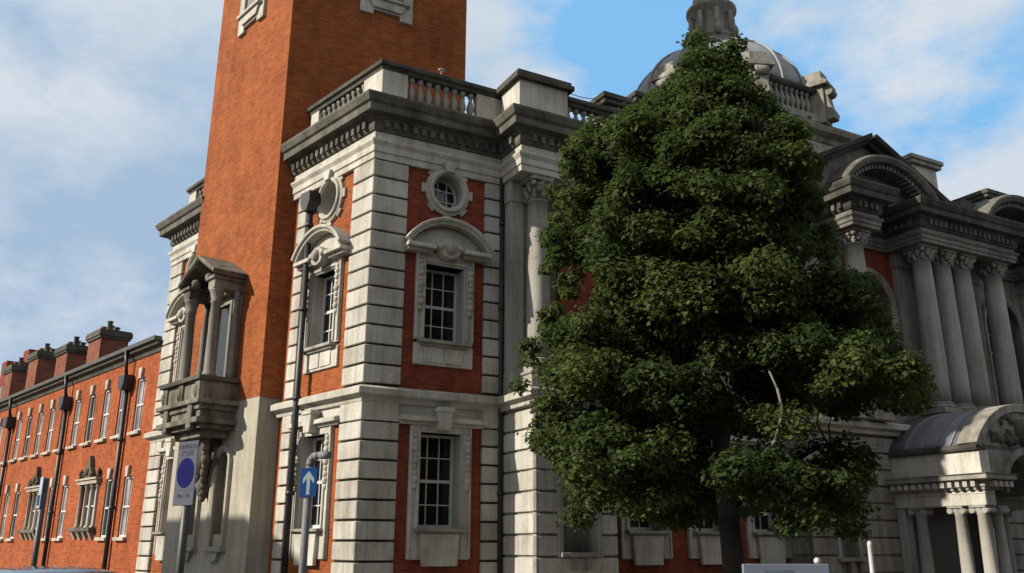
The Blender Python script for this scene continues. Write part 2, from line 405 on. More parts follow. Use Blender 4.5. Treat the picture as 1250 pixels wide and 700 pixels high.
def upper_window(fr, xc, stone=STONE):
    """tall sash in a stone surround under a segmental hood with a cartouche"""
    m = M()
    for s in (-1, 1):
        a, b = sorted((xc+s*.50, xc+s*.755)); m.box(fr, a, b, -.42, .07, 6.16, 8.30)
        a, b = sorted((xc+s*.53, xc+s*.60)); m.box(fr, a, b, .07, .11, 6.20, 8.12)
        a, b = sorted((xc+s*.685, xc+s*.75)); m.box(fr, a, b, .07, .10, 6.20, 8.30)
    m.box(fr, xc-.50, xc+.50, -.42, .07, 8.02, 8.30); m.box(fr, xc-.53, xc+.53, .07, .11, 8.06, 8.14)
    S = m.build('sash_window', stone, HALL, 0.012)
    a = M(); a.box(fr, xc-.755, xc+.755, -.05, .06, 5.58, 6.08); a.box(fr, xc-.50, xc-.02, .06, .085, 5.64, 6.02); a.box(fr, xc+.02, xc+.50, .06, .085, 5.64, 6.02)
    a.build('apron', stone, S, 0.01)
    a = M(); a.box(fr, xc-.66, xc+.66, -.40, .22, 6.08, 6.16); a.box(fr, xc-.62, xc+.62, .0, .15, 6.02, 6.08); a.build('sill', STONE_M, S, 0.012)
    sash(fr, xc, .5, 6.16, 8.02, -.24 if fr is SIDE else -.40, S)
    for s in (-1, 1): g = M(); garland(g, fr, xc+s*.645, .09, 6.9, 8.05); g.build('garland', stone, S)
    h = M(); ar = seg_arc(xc, 8.42, 1.0, .56, 18)
    h.arc(fr, ar, [(0, -.05), (0, .34), (.05, .36), (.09, .42), (.16, .42), (.16, -.05)])
    h.prism(fr, seg_arc(xc, 8.42, .985, .54, 18), -.06, .10)
    for s in (-1, 1):
        x0, x1 = sorted((xc+s*.36, xc+s*1.09)); h.box(fr, x0, x1, -.05, .36, 8.32, 8.42); h.box(fr, x0+.03, x1-.03, -.05, .25, 8.24, 8.32)
    h.build('hood', stone, S, 0.01)
    c = M(); c.prism(fr, [(xc-.28, 8.36), (xc-.2, 8.2), (xc-.06, 8.14), (xc+.06, 8.14), (xc+.2, 8.2), (xc+.28, 8.36), (xc+.22, 8.5), (xc+.1, 8.6), (xc-.1, 8.6), (xc-.22, 8.5)], .08, .34)
    for s in (-1, 1): c.ball(fr.p(xc+s*.25, .32, 8.40), .09)
    c.ball(fr.p(xc, .35, 8.38), .13, (1, 1, 1.2)); c.build('cartouche', stone, S)
    return S

def lower_window(fr, xc, stone=STONE, glass=GLASS):
    m = M()
    for s in (-1, 1):
        a, b = sorted((xc+s*.50, xc+s*.755)); m.box(fr, a, b, -.42, .07, 1.30, 4.20)
        a, b = sorted((xc+s*.53, xc+s*.60)); m.box(fr, a, b, .07, .11, 1.95, 4.05)
        a, b = sorted((xc+s*.69, xc+s*.75)); m.box(fr, a, b, .07, .10, 1.32, 4.19)
    m.box(fr, xc-.50, xc+.50, -.42, .07, 4.04, 4.20)
    S = m.build('sash_window', stone, HALL, 0.012)
    a = M(); a.box(fr, xc-.50, xc+.50, -.30, .05, 1.30, 1.84); a.prism(fr, [(xc-.42, 1.16), (xc+.42, 1.16), (xc+.42, 1.26), (xc+.46, 1.84), (xc-.46, 1.84), (xc-.42, 1.26)], .05, .15); a.build('apron', stone, S, 0.01)
    a = M(); a.box(fr, xc-.63, xc+.63, -.40, .24, 1.88, 1.95); a.box(fr, xc-.58, xc+.58, .0, .17, 1.84, 1.88); a.build('sill', STONE_M, S, 0.012)
    sash(fr, xc, .5, 1.95, 4.04, -.24 if fr is SIDE else -.40, S, glass=glass)
    for s in (-1, 1): g = M(); garland(g, fr, xc+s*.645, .09, 2.85, 3.95); g.build('garland', stone, S)
    h = M(); h.box(fr, xc-1.04, xc+1.04, -.03, .12, 4.20, 4.27); h.box(fr, xc-1.06, xc+1.06, -.03, .22, 4.27, 4.37); h.box(fr, xc-1.02, xc+1.02, -.03, .15, 4.37, 4.40)
    h.build('hood', stone, S, 0.01)
    c = M(); c.prism(fr, [(xc-.13, 4.08), (xc+.13, 4.08), (xc+.19, 4.60), (xc-.19, 4.60)], .06, .30); c.box(fr, xc-.21, xc+.21, .06, .33, 4.50, 4.60); c.build('keystone', stone, S, 0.012)
    return S

def oculus(fr, xc, zc, blank=False, stone=STONE):
    rx, rz = .385, .43
    m = M(); N = 28
    ring = [(xc+rx*cos(-2*pi*i/N), zc+rz*sin(-2*pi*i/N)) for i in range(N)]
    m.arc(fr, ring, [(0, -.34), (0, .10), (.05, .16), (.11, .16), (.14, .10), (.20, .08), (.20, -.05)], closed=True)
    for i in range(8):
        a = pi/8*2*i; ca, sa = cos(a), sin(a); r0, r1 = .19, .285
        if i % 2 == 0: r1 = .30
        P = []
        for da, q in ((-.17, r0), (.17, r0), (.17, r1), (-.17, r1)): P.append((xc+(rx+q)*cos(a+da), zc+(rz+q)*sin(a+da)))
        m.prism(fr, P, -.04, .07)
    S = m.build('oculus', stone, HALL, 0.008)
    g = M(); g.prism(fr, [(xc+(rx+.03)*cos(2*pi*i/N), zc+(rz+.03)*sin(2*pi*i/N)) for i in range(N)], -.36, -.33)
    g.build('pane', BLIND if blank else GLASS, S)
    if not blank:
        b = M()
        b.arc(fr, [(xc+(rx)*cos(-2*pi*i/N), zc+(rz)*sin(-2*pi*i/N)) for i in range(N)], [(-.05, -.33), (-.05, -.28), (0, -.28), (0, -.33)], closed=True)
        for d in (-.12, .12): b.box(fr, xc+d-.014, xc+d+.014, -.32, -.295, zc-rz+.03, zc+rz-.03)
        for d in (-.14, .14): b.box(fr, xc-rx+.03, xc+rx-.03, -.321, -.296, zc+d-.014, zc+d+.014)
        b.build('glazing_bar', PAINT, S)
    k = M(); k.prism(fr, [(xc-.10, zc+rz+.04), (xc+.10, zc+rz+.04), (xc+.16, zc+rz+.30), (xc-.16, zc+rz+.30)], .0, .22); k.build('keystone', stone, S, 0.01)
    return S

def bay(fr, W, q0, q1, brick, hatch_blank=False):
    """two-storey brick bay between quoins with a lower window, a hooded upper window and an oculus"""
    xc = 1.87
    holes = [(xc-.52, xc+.52, 1.9, 4.1), (xc-.52, xc+.52, 6.1, 8.1), (xc-.42, xc+.42, 10.0-.46, 10.0+.46)]
    holes = [(xc-.5, xc+.5, 1.88, 4.04), (xc-.5, xc+.5, 6.12, 8.02), (xc-.41, xc+.41, 9.94-.45, 9.94+.45)]
    m = M(); wall_bands(m, fr, 0.3, W, 0.0, Z_ARC1+.7, -.46, 0, [(h[0]-.24 if i < 2 else h[0], h[1]+.24 if i < 2 else h[1], h[2]-.0, h[3]+.0) for i, h in enumerate(holes)])
    m.build('wall', brick, HALL)
    s = M(); s.box(fr, q0, q1, -.2, .035, 4.22, Z_STR0+.1)
    s.build('stone_band', STONE, HALL, 0.01)
    s = M(); s.box(fr, q0, q1, -.2, .05, 0.0, .62); s.build('plinth', STONE, HALL, 0.01)
    lower_window(fr, xc); upper_window(fr, xc); oculus(fr, xc, 9.94, hatch_blank)
    # dark room behind the glass
    r = M(); r.box(fr, .4, W-.3, -1.2, -.75, .3, 10.4); r.build('room', ROOM, HALL)

bay(FRONT, 3.43, .82, 2.9, BRICK_B)
bay(SIDE, TW0, .82, 2.98, BRICK)
LB = Fr(O + SD*11.6, -SD, NS)
bay(LB, 3.05, .82, 2.75, BRICK)

# quoins
def corner_quoin(z0, z1, L0=.82, L1=.80, h=.44):
    q = M(); n = round((z1-z0)/h); hh = (z1-z0)/n
    for i in range(n):
        a, b = z0+i*hh+.026, z0+(i+1)*hh-.026
        q.plan([FRONT.xy(L0, .09), corner(.09, .09), SIDE.xy(L1, .09), SIDE.xy(L1, -.2), corner(-.2, -.2), FRONT.xy(L0, -.2)], a, b)
    S = q.build('quoin', STONE, HALL, 0.014); q = M()
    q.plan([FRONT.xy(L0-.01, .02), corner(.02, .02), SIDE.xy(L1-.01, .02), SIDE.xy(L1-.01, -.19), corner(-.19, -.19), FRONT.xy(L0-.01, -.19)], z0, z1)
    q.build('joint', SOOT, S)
corner_quoin(0.0, Z_STR0-.4); corner_quoin(Z_STR1+.05, Z_ARC0)
q = M(); q.plan([FRONT.xy(.82, .09), corner(.09, .09), SIDE.xy(.80, .09), SIDE.xy(.80, -.2), corner(-.2, -.2), FRONT.xy(.82, -.2)], Z_STR0-.39, Z_STR0+.1); q.build('quoin', STONE, HALL, .012)
def flat_quoin(fr, x0, x1, y=.09):
    for a, b in ((0.0, Z_STR0-.4), (Z_STR1+.05, Z_ARC0)):
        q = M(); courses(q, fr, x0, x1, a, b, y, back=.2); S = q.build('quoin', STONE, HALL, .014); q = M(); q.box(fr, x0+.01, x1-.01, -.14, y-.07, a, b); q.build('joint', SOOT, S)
    q = M(); q.box(fr, x0, x1, -.2, y, Z_STR0-.39, Z_STR0+.1); q.build('quoin', STONE, HALL, .012)
flat_quoin(FRONT, 2.9, 3.43); flat_quoin(SIDE, 2.98, 3.40); flat_quoin(LB, -.08, .82); flat_quoin(LB, 2.62, 3.02)

# the pier beside the corner bay: stone base with a niche, upper stage with columns
PA0, PA1, PO, PU1, PUO = 3.43, 5.55, 1.62, 4.8, 1.05
q = M(); base = FRONT
q.box(FRONT, PA0+.06, PA1-.06, -.2, PO-.42, 0, Z_STR0)
nich = (4.08, 5.0, 1.45, 4.0)
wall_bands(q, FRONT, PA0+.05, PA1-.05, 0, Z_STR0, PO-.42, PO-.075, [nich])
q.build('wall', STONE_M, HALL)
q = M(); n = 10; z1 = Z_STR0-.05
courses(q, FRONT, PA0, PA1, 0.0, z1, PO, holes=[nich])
courses(q, Fr(FRONT.p(PA0, 0, 0), -NF, -FD), -PO+.0, 0.0, 0.0, z1, 0.0, back=.03)
q.build('quoin', STONE, HALL, .014)
nf = M()
for a, b, c, d in ((3.98, 4.10, 1.35, 4.1), (4.98, 5.10, 1.35, 4.1), (4.10, 4.98, 3.98, 4.1)): nf.box(FRONT, a, b, PO-.3, PO+.05, c, d)
nf.box(FRONT, 4.0, 5.08, PO-.4, PO+.14, 1.36, 1.46); nf.box(FRONT, 4.3, 4.42, PO-.1, PO+.1, 1.1, 1.36); nf.box(FRONT, 4.66, 4.78, PO-.1, PO+.1, 1.1, 1.36)
nf.build('niche', STONE_M, HALL, .012)
# upper stage
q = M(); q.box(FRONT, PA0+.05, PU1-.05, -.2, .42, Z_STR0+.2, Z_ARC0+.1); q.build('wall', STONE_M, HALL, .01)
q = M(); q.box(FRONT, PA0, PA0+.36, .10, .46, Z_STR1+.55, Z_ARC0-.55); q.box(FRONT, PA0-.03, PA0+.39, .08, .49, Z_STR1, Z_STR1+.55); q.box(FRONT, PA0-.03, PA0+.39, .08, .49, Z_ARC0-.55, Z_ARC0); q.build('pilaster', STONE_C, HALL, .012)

def column(fr, x, y, z0, z1, r, parent, mat=STONE_C, capmat=STONE_M, cap=.62, plinth=.35, ionic=False, n=22):
    c = fr.p(x, y, 0); H = z1-z0
    zs0 = z0+plinth; zc = z1-cap
    prof = [(r*1.0, zs0)]
    for i in range(1, 9):
        t = i/8; prof.append((r*(1-.16*t**1.7), zs0+(zc-zs0)*t))
    prof += [(r*.92, zc), (r*.92, zc+.04), (r*.82, zc+.05)]
    m = M(); m.lathe((c.x, c.y, 0), prof, n); S = m.build('column', mat, parent)
    b = M(); b.box(fr, x-r*1.35, x+r*1.35, y-r*1.35, y+r*1.35, z0, z0+plinth*.45)
    b.lathe((c.x, c.y, 0), [(r*1.3, z0+plinth*.45), (r*1.38, z0+plinth*.58), (r*1.28, z0+plinth*.7), (r*1.1, z0+plinth*.76), (r*1.2, z0+plinth*.86), (r*1.16, z0+plinth*.96), (r*1.02, z0+plinth)], n)
    b.build('base', capmat, S)
    k = M(); ab = cap*.18
    if ionic:
        k.lathe((c.x, c.y, 0), [(r*.85, zc+.02), (r*1.15, zc+cap*.5), (r*1.2, zc+cap*.7)], n)
        k.box(fr, x-r*1.3, x+r*1.3, y-r*1.3, y+r*1.3, z1-ab, z1)
        for sx in (-1, 1):
            for sy in (-1, 1):
                k.tube(fr.p(x+sx*r*1.12, y+sy*r*1.25, zc+cap*.48), fr.p(x+sx*r*1.12, y+sy*r*.2, zc+cap*.48), cap*.36, n=10)
    else:
        k.lathe((c.x, c.y, 0), [(r*.84, zc+.03), (r*.88, zc+cap*.5), (r*1.12, zc+cap*.82)], n)
        k.prism(Fr(c, fr.X, Vector((0, 0, 1))), [], 0, 0) if False else None
        a = r*1.42; bb = r*1.18
        pts = []
        for i in range(4):
            t = pi/4+i*pi/2
            pts += [(a*1.12*cos(t-.12), a*1.12*sin(t-.12)), (a*1.12*cos(t+.12), a*1.12*sin(t+.12)), (bb*cos(t+pi/4), bb*sin(t+pi/4))]
        k.plan([fr.xy(x+p, y+q) for p, q in pts], z1-ab, z1)
        for row, (zz, rr, nn, s) in enumerate(((zc+cap*.24, r*.98, 8, .17), (zc+cap*.5, r*1.06, 8, .18))):
            for i in range(nn):
                t = 2*pi*(i+.5*row)/nn
                q = fr.p(x+rr*cos(t), y+rr*sin(t), zz); k.ball(q, r*s*1.6, (.85, .85, 1.5), 6, 4)
                q = fr.p(x+rr*1.16*cos(t), y+rr*1.16*sin(t), zz+cap*.1); k.ball(q, r*s, (1, 1, .9), 6, 4)
        for i in range(4):
            t = pi/4+i*pi/2; q = fr.p(x+r*1.3*cos(t), y+r*1.3*sin(t), z1-ab-cap*.13); k.ball(q, r*.26, (1, 1, 1), 8, 5)
    k.build('capital', capmat, S)
    return S
for x in (4.02,):
    p = M(); p.box(FRONT, x-.42, x+.42, .4, PUO+.10, Z_STR1, Z_STR1+.5); p.box(FRONT, x-.46, x+.46, .4, PUO+.14, Z_STR1+.43, Z_STR1+.5); p.build('pedestal', STONE_M, HALL, .015)
    column(FRONT, x, .76, Z_STR1+.5, Z_ARC0, .29, HALL)

# recessed brick front behind the tree
RO = 0.62
m = M(); hs = []
XW = (7.05, 9.1, 11.05)
for x in XW: hs += [(x-.74, x+.74, 1.88, 4.04), (x-.74, x+.74, 6.12, 8.02)]
RF = FRONT.sh(0, RO)
wall_bands(m, RF, PU1-.05, 12.3, 0, Z_ARC1+.7, -.46, 0, hs); m.build('wall', BRICK_B, HALL)
for x in XW:
    lower_window(RF, x); upper_window(RF, x)
r = M(); r.box(RF, 5.7, 12.2, -1.2, -.75, .3, 10.4); r.build('room', ROOM, HALL)
r = M(); r.box(RF, PA1-.05, 12.3, -.2, .05, 0, .62); r.box(RF, PA1-.05, 12.3, -.2, .035, 4.22, Z_STR0+.1); r.build('stone_band', STONE, HALL, .01)

# portico block: rusticated ground storey, upper wall with arched windows, giant columns
GA0, GA1, GO = 11.75, 30.0, 1.45
nich2 = (12.75, 13.45, 1.3, 3.9)
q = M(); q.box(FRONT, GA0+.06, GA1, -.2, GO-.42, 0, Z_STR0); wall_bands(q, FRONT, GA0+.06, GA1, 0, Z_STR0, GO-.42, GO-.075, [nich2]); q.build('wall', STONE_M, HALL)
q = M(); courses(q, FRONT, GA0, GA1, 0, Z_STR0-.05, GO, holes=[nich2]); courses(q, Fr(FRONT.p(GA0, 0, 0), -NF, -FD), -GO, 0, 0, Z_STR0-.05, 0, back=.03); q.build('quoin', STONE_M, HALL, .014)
nf = M()
for a, b, c, d in ((12.65, 12.77, 1.2, 4.0), (13.43, 13.55, 1.2, 4.0), (12.77, 13.43, 3.88, 4.0)): nf.box(FRONT, a, b, GO-.3, GO+.05, c, d)
nf.box(FRONT, 12.62, 13.58, GO-.4, GO+.14, 1.22, 1.32); nf.box(FRONT, 13.0, 13.14, GO-.1, GO+.1, .96, 1.22); nf.build('niche', STONE_M, HALL, .012)

def arch_wall(fr, x0, x1, xc, r, z0, zs, z1, y0, y1, mat):
    m = M(); pts = [(x0, z0), (xc-r, z0), (xc-r, zs)] + [(xc+r*cos(pi-pi*i/16), zs+r*sin(pi-pi*i/16)) for i in range(1, 16)] + [(xc+r, zs), (xc+r, z0), (x1, z0), (x1, z1), (x0, z1)]
    m.prism(fr, [(x0, zs)] + pts[2:-4] + [(x1, zs), (x1, z1), (x0, z1)], y0, y1); m.build('wall', mat, HALL)
    m = M(); m.box(fr, x0, xc-r, y0, y1, z0, zs); m.box(fr, xc+r, x1, y0, y1, z0, zs); m.box(fr, x0, x1, y0, y1, Z_STR0+.1, z0); m.build('wall', STONE_M, HALL)
    a = M(); path = [(xc-r, z0), (xc-r, zs)] + [(xc+r*cos(pi-pi*i/16), zs+r*sin(pi-pi*i/16)) for i in range(1, 16)] + [(xc+r, zs), (xc+r, z0)]
    a.arc(fr, path, [(0, -.3), (0, y1+.06), (.08, y1+.12), (.20, y1+.12), (.24, y1+.06), (.24, y1-.02)])
    S = a.build('arched_window', STONE_M, HALL, .008)
    g = M(); gp = [(xc-r, z0), (xc+r, z0), (xc+r, zs)] + [(xc+r*cos(pi*i/16), zs+r*sin(pi*i/16)) for i in range(1, 16)] + [(xc-r, zs)]
    g.prism(fr, gp, -.32, -.30); g.build('pane', GLASS, S)
    b = M()
    for d in (-.34, 0, .34): b.box(fr, xc+d*r/.9*1.1-.025, xc+d*r/.9*1.1+.025, -.30, -.24, z0, zs+r*.9)
    for i in range(6): z = z0+(zs-z0)*i/5; b.box(fr, xc-r, xc+r, -.301, -.245, z-.025, z+.025)
    b.build('glazing_bar', PAINT, S)
PW = FRONT.sh(0, 0)
arch_wall(FRONT, 12.2, 17.3, 16.0, .95, 5.7, 8.85, Z_COR, .1, RO, BRICK_B)
arch_wall(FRONT, 17.3, 21.4, 20.3, .42, 5.7, 8.85, Z_COR, .1, RO, STONE_M)
arch_wall(FRONT, 21.4, 26.5, 22.7, .95, 5.7, 8.85, Z_COR, .1, RO, STONE_M)
CO = 1.5
for x in (13.45, 14.5, 17.56, 18.5, 19.47, 21.11, 24.2, 25.2):
    p = M(); p.box(FRONT, x-.40, x+.40, RO-.02, CO+.42, Z_STR1, Z_STR1+.42); p.build('pedestal', STONE_M, HALL, .015)
    if x != 13.45: column(FRONT, x, CO, Z_STR1+.42, 10.65, .33, HALL, cap=.44)
for x in (13.5, 14.5, 17.56, 18.6, 19.47, 21.11, 24.2):
    p = M(); p.box(FRONT, x-.30, x+.30, RO-.02, RO+.16, Z_STR1+.42, 10.2); p.box(FRONT, x-.36, x+.36, RO-.02, RO+.24, 10.2, 10.65); p.build('pilaster', STONE_M, HALL, .012)

# entablature, cornice, string course, parapet swept round the plan
def fx(a, o): return FRONT.xy(a, o)
main_path = [SIDE.xy(TW0+.02, 0), corner(0, 0), fx(PA0, 0), fx(PA0, PUO), fx(PU1, PUO), fx(PU1, RO), fx(12.3, RO)]
porto = [fx(12.3, RO), fx(14.02, RO), fx(14.02, 1.95), fx(15.0, 1.95), fx(15.0, RO), fx(17.08, RO), fx(17.08, 1.95), fx(21.6, 1.95), fx(21.6, RO), fx(23.7, RO), fx(23.7, 1.95), fx(26.6, 1.95)]
left_path = [LB.xy(-.0, -3.0), LB.xy(0, 0), LB.xy(3.02, 0)]
ARCH = [(-.25, Z_ARC0), (.10, Z_ARC0), (.10, Z_ARC0+.16), (.135, Z_ARC0+.17), (.135, Z_ARC0+.33), (.20, Z_ARC0+.42), (.20, Z_ARC0+.48), (.10, Z_ARC0+.50), (.10, Z_ARC1), (-.25, Z_ARC1)]
CORN = [(-.25, Z_ARC1+.002), (.14, Z_ARC1+.002), (.18, Z_ARC1+.08), (.18, Z_ARC1+.24), (.24, Z_ARC1+.27), (.26, Z_ARC1+.33), (.46, Z_ARC1+.36), (.46, Z_ARC1+.54), (.52, Z_ARC1+.58), (.59, Z_ARC1+.72), (.59, Z_COR-.02), (-.25, Z_COR+.03)]
STRG = [(-.25, Z_STR0), (.10, Z_STR0), (.12, Z_STR0+.10), (.26, Z_STR0+.16), (.26, Z_STR1-.06), (.14, Z_STR1), (-.25, Z_STR1+.02)]
def dentils(m, path, z0, z1, o0, o1, wd=.13, sp=.25):
    for a, b in zip(path, path[1:]):
        d = b-a; L_ = d.length; d = d/L_; nn = Vector((d.y, -d.x)); fr = Fr(Vector((a.x, a.y, 0)), Vector((d.x, d.y, 0)), Vector((nn.x, nn.y, 0)))
        k = int(L_/sp)
        for i in range(k): x = (L_-k*sp)/2+i*sp+(sp-wd)/2; m.box(fr, x, x+wd, o0, o1, z0, z1)
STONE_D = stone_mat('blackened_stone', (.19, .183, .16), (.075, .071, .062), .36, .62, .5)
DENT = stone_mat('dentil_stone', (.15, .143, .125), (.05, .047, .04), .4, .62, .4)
def entab(path, cor_mat=SOOT, arch_mat=STONE, za=None):
    prof = ARCH if za is None else [(o_, za+(z_-Z_ARC0)*(Z_ARC1-za)/(Z_ARC1-Z_ARC0)) for o_, z_ in ARCH]
    m = M(); m.sweep(path, prof); m.build('architrave', arch_mat, HALL, .008)
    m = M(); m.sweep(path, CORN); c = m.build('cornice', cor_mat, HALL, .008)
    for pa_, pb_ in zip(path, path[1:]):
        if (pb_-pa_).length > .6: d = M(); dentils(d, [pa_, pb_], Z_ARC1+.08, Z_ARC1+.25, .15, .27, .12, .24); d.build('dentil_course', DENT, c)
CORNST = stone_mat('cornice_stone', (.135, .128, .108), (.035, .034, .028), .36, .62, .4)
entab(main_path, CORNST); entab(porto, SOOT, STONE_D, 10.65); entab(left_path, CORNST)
m = M(); m.sweep(main_path[:3]+[fx(PA0, PO), fx(PA1, PO), fx(PA1, RO), fx(GA0, RO), fx(GA0, GO), fx(GA1, GO)], STRG); m.build('string_course', STONE, HALL, .008)
m = M(); m.sweep([LB.xy(0, -3), LB.xy(0, 0), LB.xy(3.02, 0)], STRG); m.build('string_course', STONE, HALL, .008)

# parapet balustrades
def baluster_mesh():
    m = M(); m.lathe((0, 0, 0), [(.085, 0), (.085, .06), (.05, .09), (.055, .13), (.10, .24), (.105, .31), (.07, .44), (.045, .53), (.05, .57), (.075, .59), (.085, .64), (.085, .70)], 10)
    return m
BAL = None
def balustrade(path, spans, dies, z0=Z_COR, h=Z_CAP-Z_COR, parent=HALL, mat=STONE_M, cap=SOOT, inset=-.28, sp=.235, closed=False):
    """path in plan; spans = list of (segment, from, to) runs of balusters; dies = (segment, from, to) pedestals"""
    global BAL
    P = path; zt = z0+h
    m = M(); m.sweep(P, [(inset-.13, z0-.02), (inset+.16, z0-.02), (inset+.16, z0+.24), (inset+.11, z0+.30), (inset-.13, z0+.30)], closed); S = m.build('balustrade', mat, parent, .008)
    m = M(); m.sweep(P, [(inset-.16, zt-.28), (inset+.13, zt-.28), (inset+.15, zt-.20), (inset+.22, zt-.16), (inset+.22, zt-.05), (inset-.16, zt)], closed); m.build('coping', cap, S, .008)
    def seg(i):
        a, b = P[i], P[(i+1) % len(P)]; d = (b-a).normalized(); return Fr(Vector((a.x, a.y, 0)), Vector((d.x, d.y, 0)), Vector((d.y, -d.x, 0)))
    for i, a, b in dies: d = M(); d.box(seg(i), a, b, inset-.14, inset+.13, z0+.28, zt-.27); d.build('pedestal', STONE, S, .01)
    hb = h-.58
    for i, a, b in spans:
        fr = seg(i); n = max(1, int((b-a)/sp)); s_ = (b-a)/n
        for j in range(n):
            p = fr.p(a+(j+.5)*s_, inset, z0+.30)
            if BAL is None:
                bm_ = baluster_mesh(); BAL = bm_.build('baluster', mat, None); BAL.parent = S; o_ = BAL
            else: o_ = BAL.copy(); COL.objects.link(o_); o_.parent = S
            off = S.location + S.parent.location if S.parent else S.location
            q = S.parent; off = S.location.copy()
            while q is not None: off += q.location; q = q.parent
            o_.location = p-off; o_.scale = (1, 1, hb/.70)
    return S
pp = [SIDE.xy(TW0-.1, 0), corner(0, 0), fx(PA0, 0), fx(PA0, PUO), fx(PU1, PUO), fx(PU1, RO), fx(11.9, RO)]
LS = (pp[1]-pp[0]).length
balustrade(pp, [(0, .52, LS-.98), (1, .82, 2.72), (5, .3, 2.3), (5, 2.9, 5.4)], [(0, .1, .5), (1, 2.74, PA0+.1), (5, 0, .28), (5, 2.32, 2.88)])
lp = [LB.xy(0, -2.6), LB.xy(0, 0), LB.xy(3.0, 0)]
balustrade(lp, [(1, .72, 2.6)], [(0, 0.1, 2.4), (1, 0.15, .7), (1, 2.62, 3.0)])
m = M(); m.plan([FRONT.xy(.80, -.15), corner(-.15, -.15), SIDE.xy(.95, -.15), SIDE.xy(.95, -.42), corner(-.42, -.42), FRONT.xy(.80, -.42)], Z_COR+.28, Z_CAP-.27); m.build('pedestal', STONE, HALL, .012)
# broad panel on the pier pedestal and its own heavy cap
m = M(); m.box(FRONT, PA0-.04, PU1+.04, -.02, PUO-.10, Z_COR+.2, Z_CAP-.1); m.build('pedestal', STONE, HALL, .012)
m = M(); m.box(FRONT, PA0-.18, PU1+.18, -.2, PUO+.04, Z_CAP-.20, Z_CAP-.06); m.box(FRONT, PA0-.12, PU1+.12, -.16, PUO-.02, Z_CAP-.06, Z_CAP+.05); m.build('coping', SOOT, HALL, .012)
# small lamp standing on the coping
m = M(); b_ = FRONT.p(1.72, -.2, 0); m.lathe((b_.x, b_.y, 0), [(.015, Z_CAP-.02), (.015, Z_CAP+.13), (.02, Z_CAP+.14), (.08, Z_CAP+.15), (.09, Z_CAP+.165), (.05, Z_CAP+.18)], 12); m.build('roof_lamp', PAINT, HALL)

# roofs and the hidden body of the building
m = M(); m.plan([corner(-.3, -.3), FRONT.xy(30, -.2), FRONT.xy(30, -14), SIDE.xy(3.7, -.3)], Z_COR-.4, Z_COR-.1); m.build('roof', LEAD, HALL)
m = M(); m.plan([LB.xy(.3, -.4), LB.xy(3.0, -.4), LB.xy(3.0, -9), LB.xy(.3, -9)], 0, Z_COR-.1); m.build('wall', BRICK, HALL)
m = M(); m.plan([FRONT.xy(30, .6), FRONT.xy(30, -14), FRONT.xy(29.6, -14), FRONT.xy(29.6, .6)], 0, Z_COR-.1); m.build('wall', BRICK_B, HALL)
m = M(); m.plan([FRONT.xy(30, -13.7), FRONT.xy(30, -14), SIDE.xy(8.6, -4), SIDE.xy(8.6, -3.6)], 0, Z_COR-.1); m.build('wall', BRICK_B, HALL)

# downpipes
m = M(); px = 3.32
def pipe(m, fr, x, y, z0, z1, r=.07):
    m.tube(fr.p(x, y, z0), fr.p(x, y, z1), r, n=10)
    for z in np.arange(z0+.5, z1, 2.2): m.tube(fr.p(x, y, z), fr.p(x, y, z+.1), r*1.35, n=10)
pipe(m, SIDE, 2.46, .26, 0, 9.75, .075)
m.prism(SIDE, [(2.36, 9.7), (2.56, 9.7), (2.68, 9.93), (2.68, 10.2), (2.24, 10.2), (2.24, 9.93)], .10, .44); m.build('downpipe', IRON, HALL)
m = M(); pipe(m, FRONT, 3.34, .13, 0, Z_ARC0+.2, .05); m.build('downpipe', IRON, HALL)
m = M(); pipe(m, RF, 5.75, .1, 0, Z_STR0, .07); m.build('downpipe', IRON, HALL)

# ------------------------------------------------------------------ tower
TL = Fr(O + FD*TWA, SD, NS)                 # its face on the side street
TR = Fr(O + SD*TW0 + FD*TWA, FD, NF)        # its face over the corner block
TWW = 5.45
def tplan(i=0): return [TL.xy(TW0+i, -i), TL.xy(TW1-i, -i), TL.xy(TW1-i, -i)+Vector((FD.x, FD.y))*(TWW-2*i), TL.xy(TW0+i, -i)+Vector((FD.x, FD.y))*(TWW-2*i)]
ZB = 5.14
m = M(); m.plan([TL.xy(TW0, 0), TL.xy(TW1, 0), TL.xy(TW1, 0)+Vector((FD.x, FD.y))*TWW, TL.xy(TW0, 0)+Vector((FD.x, FD.y))*TWW], ZB, 27)
TOWER = m.build('tower', BRICK, HALL)
m = M(); rec = .26
m.plan([TL.xy(TW0, -rec), TL.xy(TW1, -rec), TL.xy(TW1, 0)+Vector((FD.x, FD.y))*TWW, TL.xy(TW0, 0)+Vector((FD.x, FD.y))*TWW], 0, ZB)
nz0, nz1, nr = 1.55, 3.62, .34
N1, N2 = 5.36, 6.98
pts = [(TW0, nz0), ]
for c in (N1, N2):
    pts += [(c-nr, nz0), (c-nr, nz1)] + [(c+nr*cos(pi-pi*i/12), nz1+nr*.8*sin(pi-pi*i/12)) for i in range(1, 12)] + [(c+nr, nz1), (c+nr, nz0)]
pts += [(TW1, nz0), (TW1, ZB), (TW0, ZB)]
m.prism(TL, pts, -rec+.002, 0); m.box(TL, TW0, TW1, -rec+.002, 0, 0, nz0)
m.build('stone_base', STONE_T, TOWER)
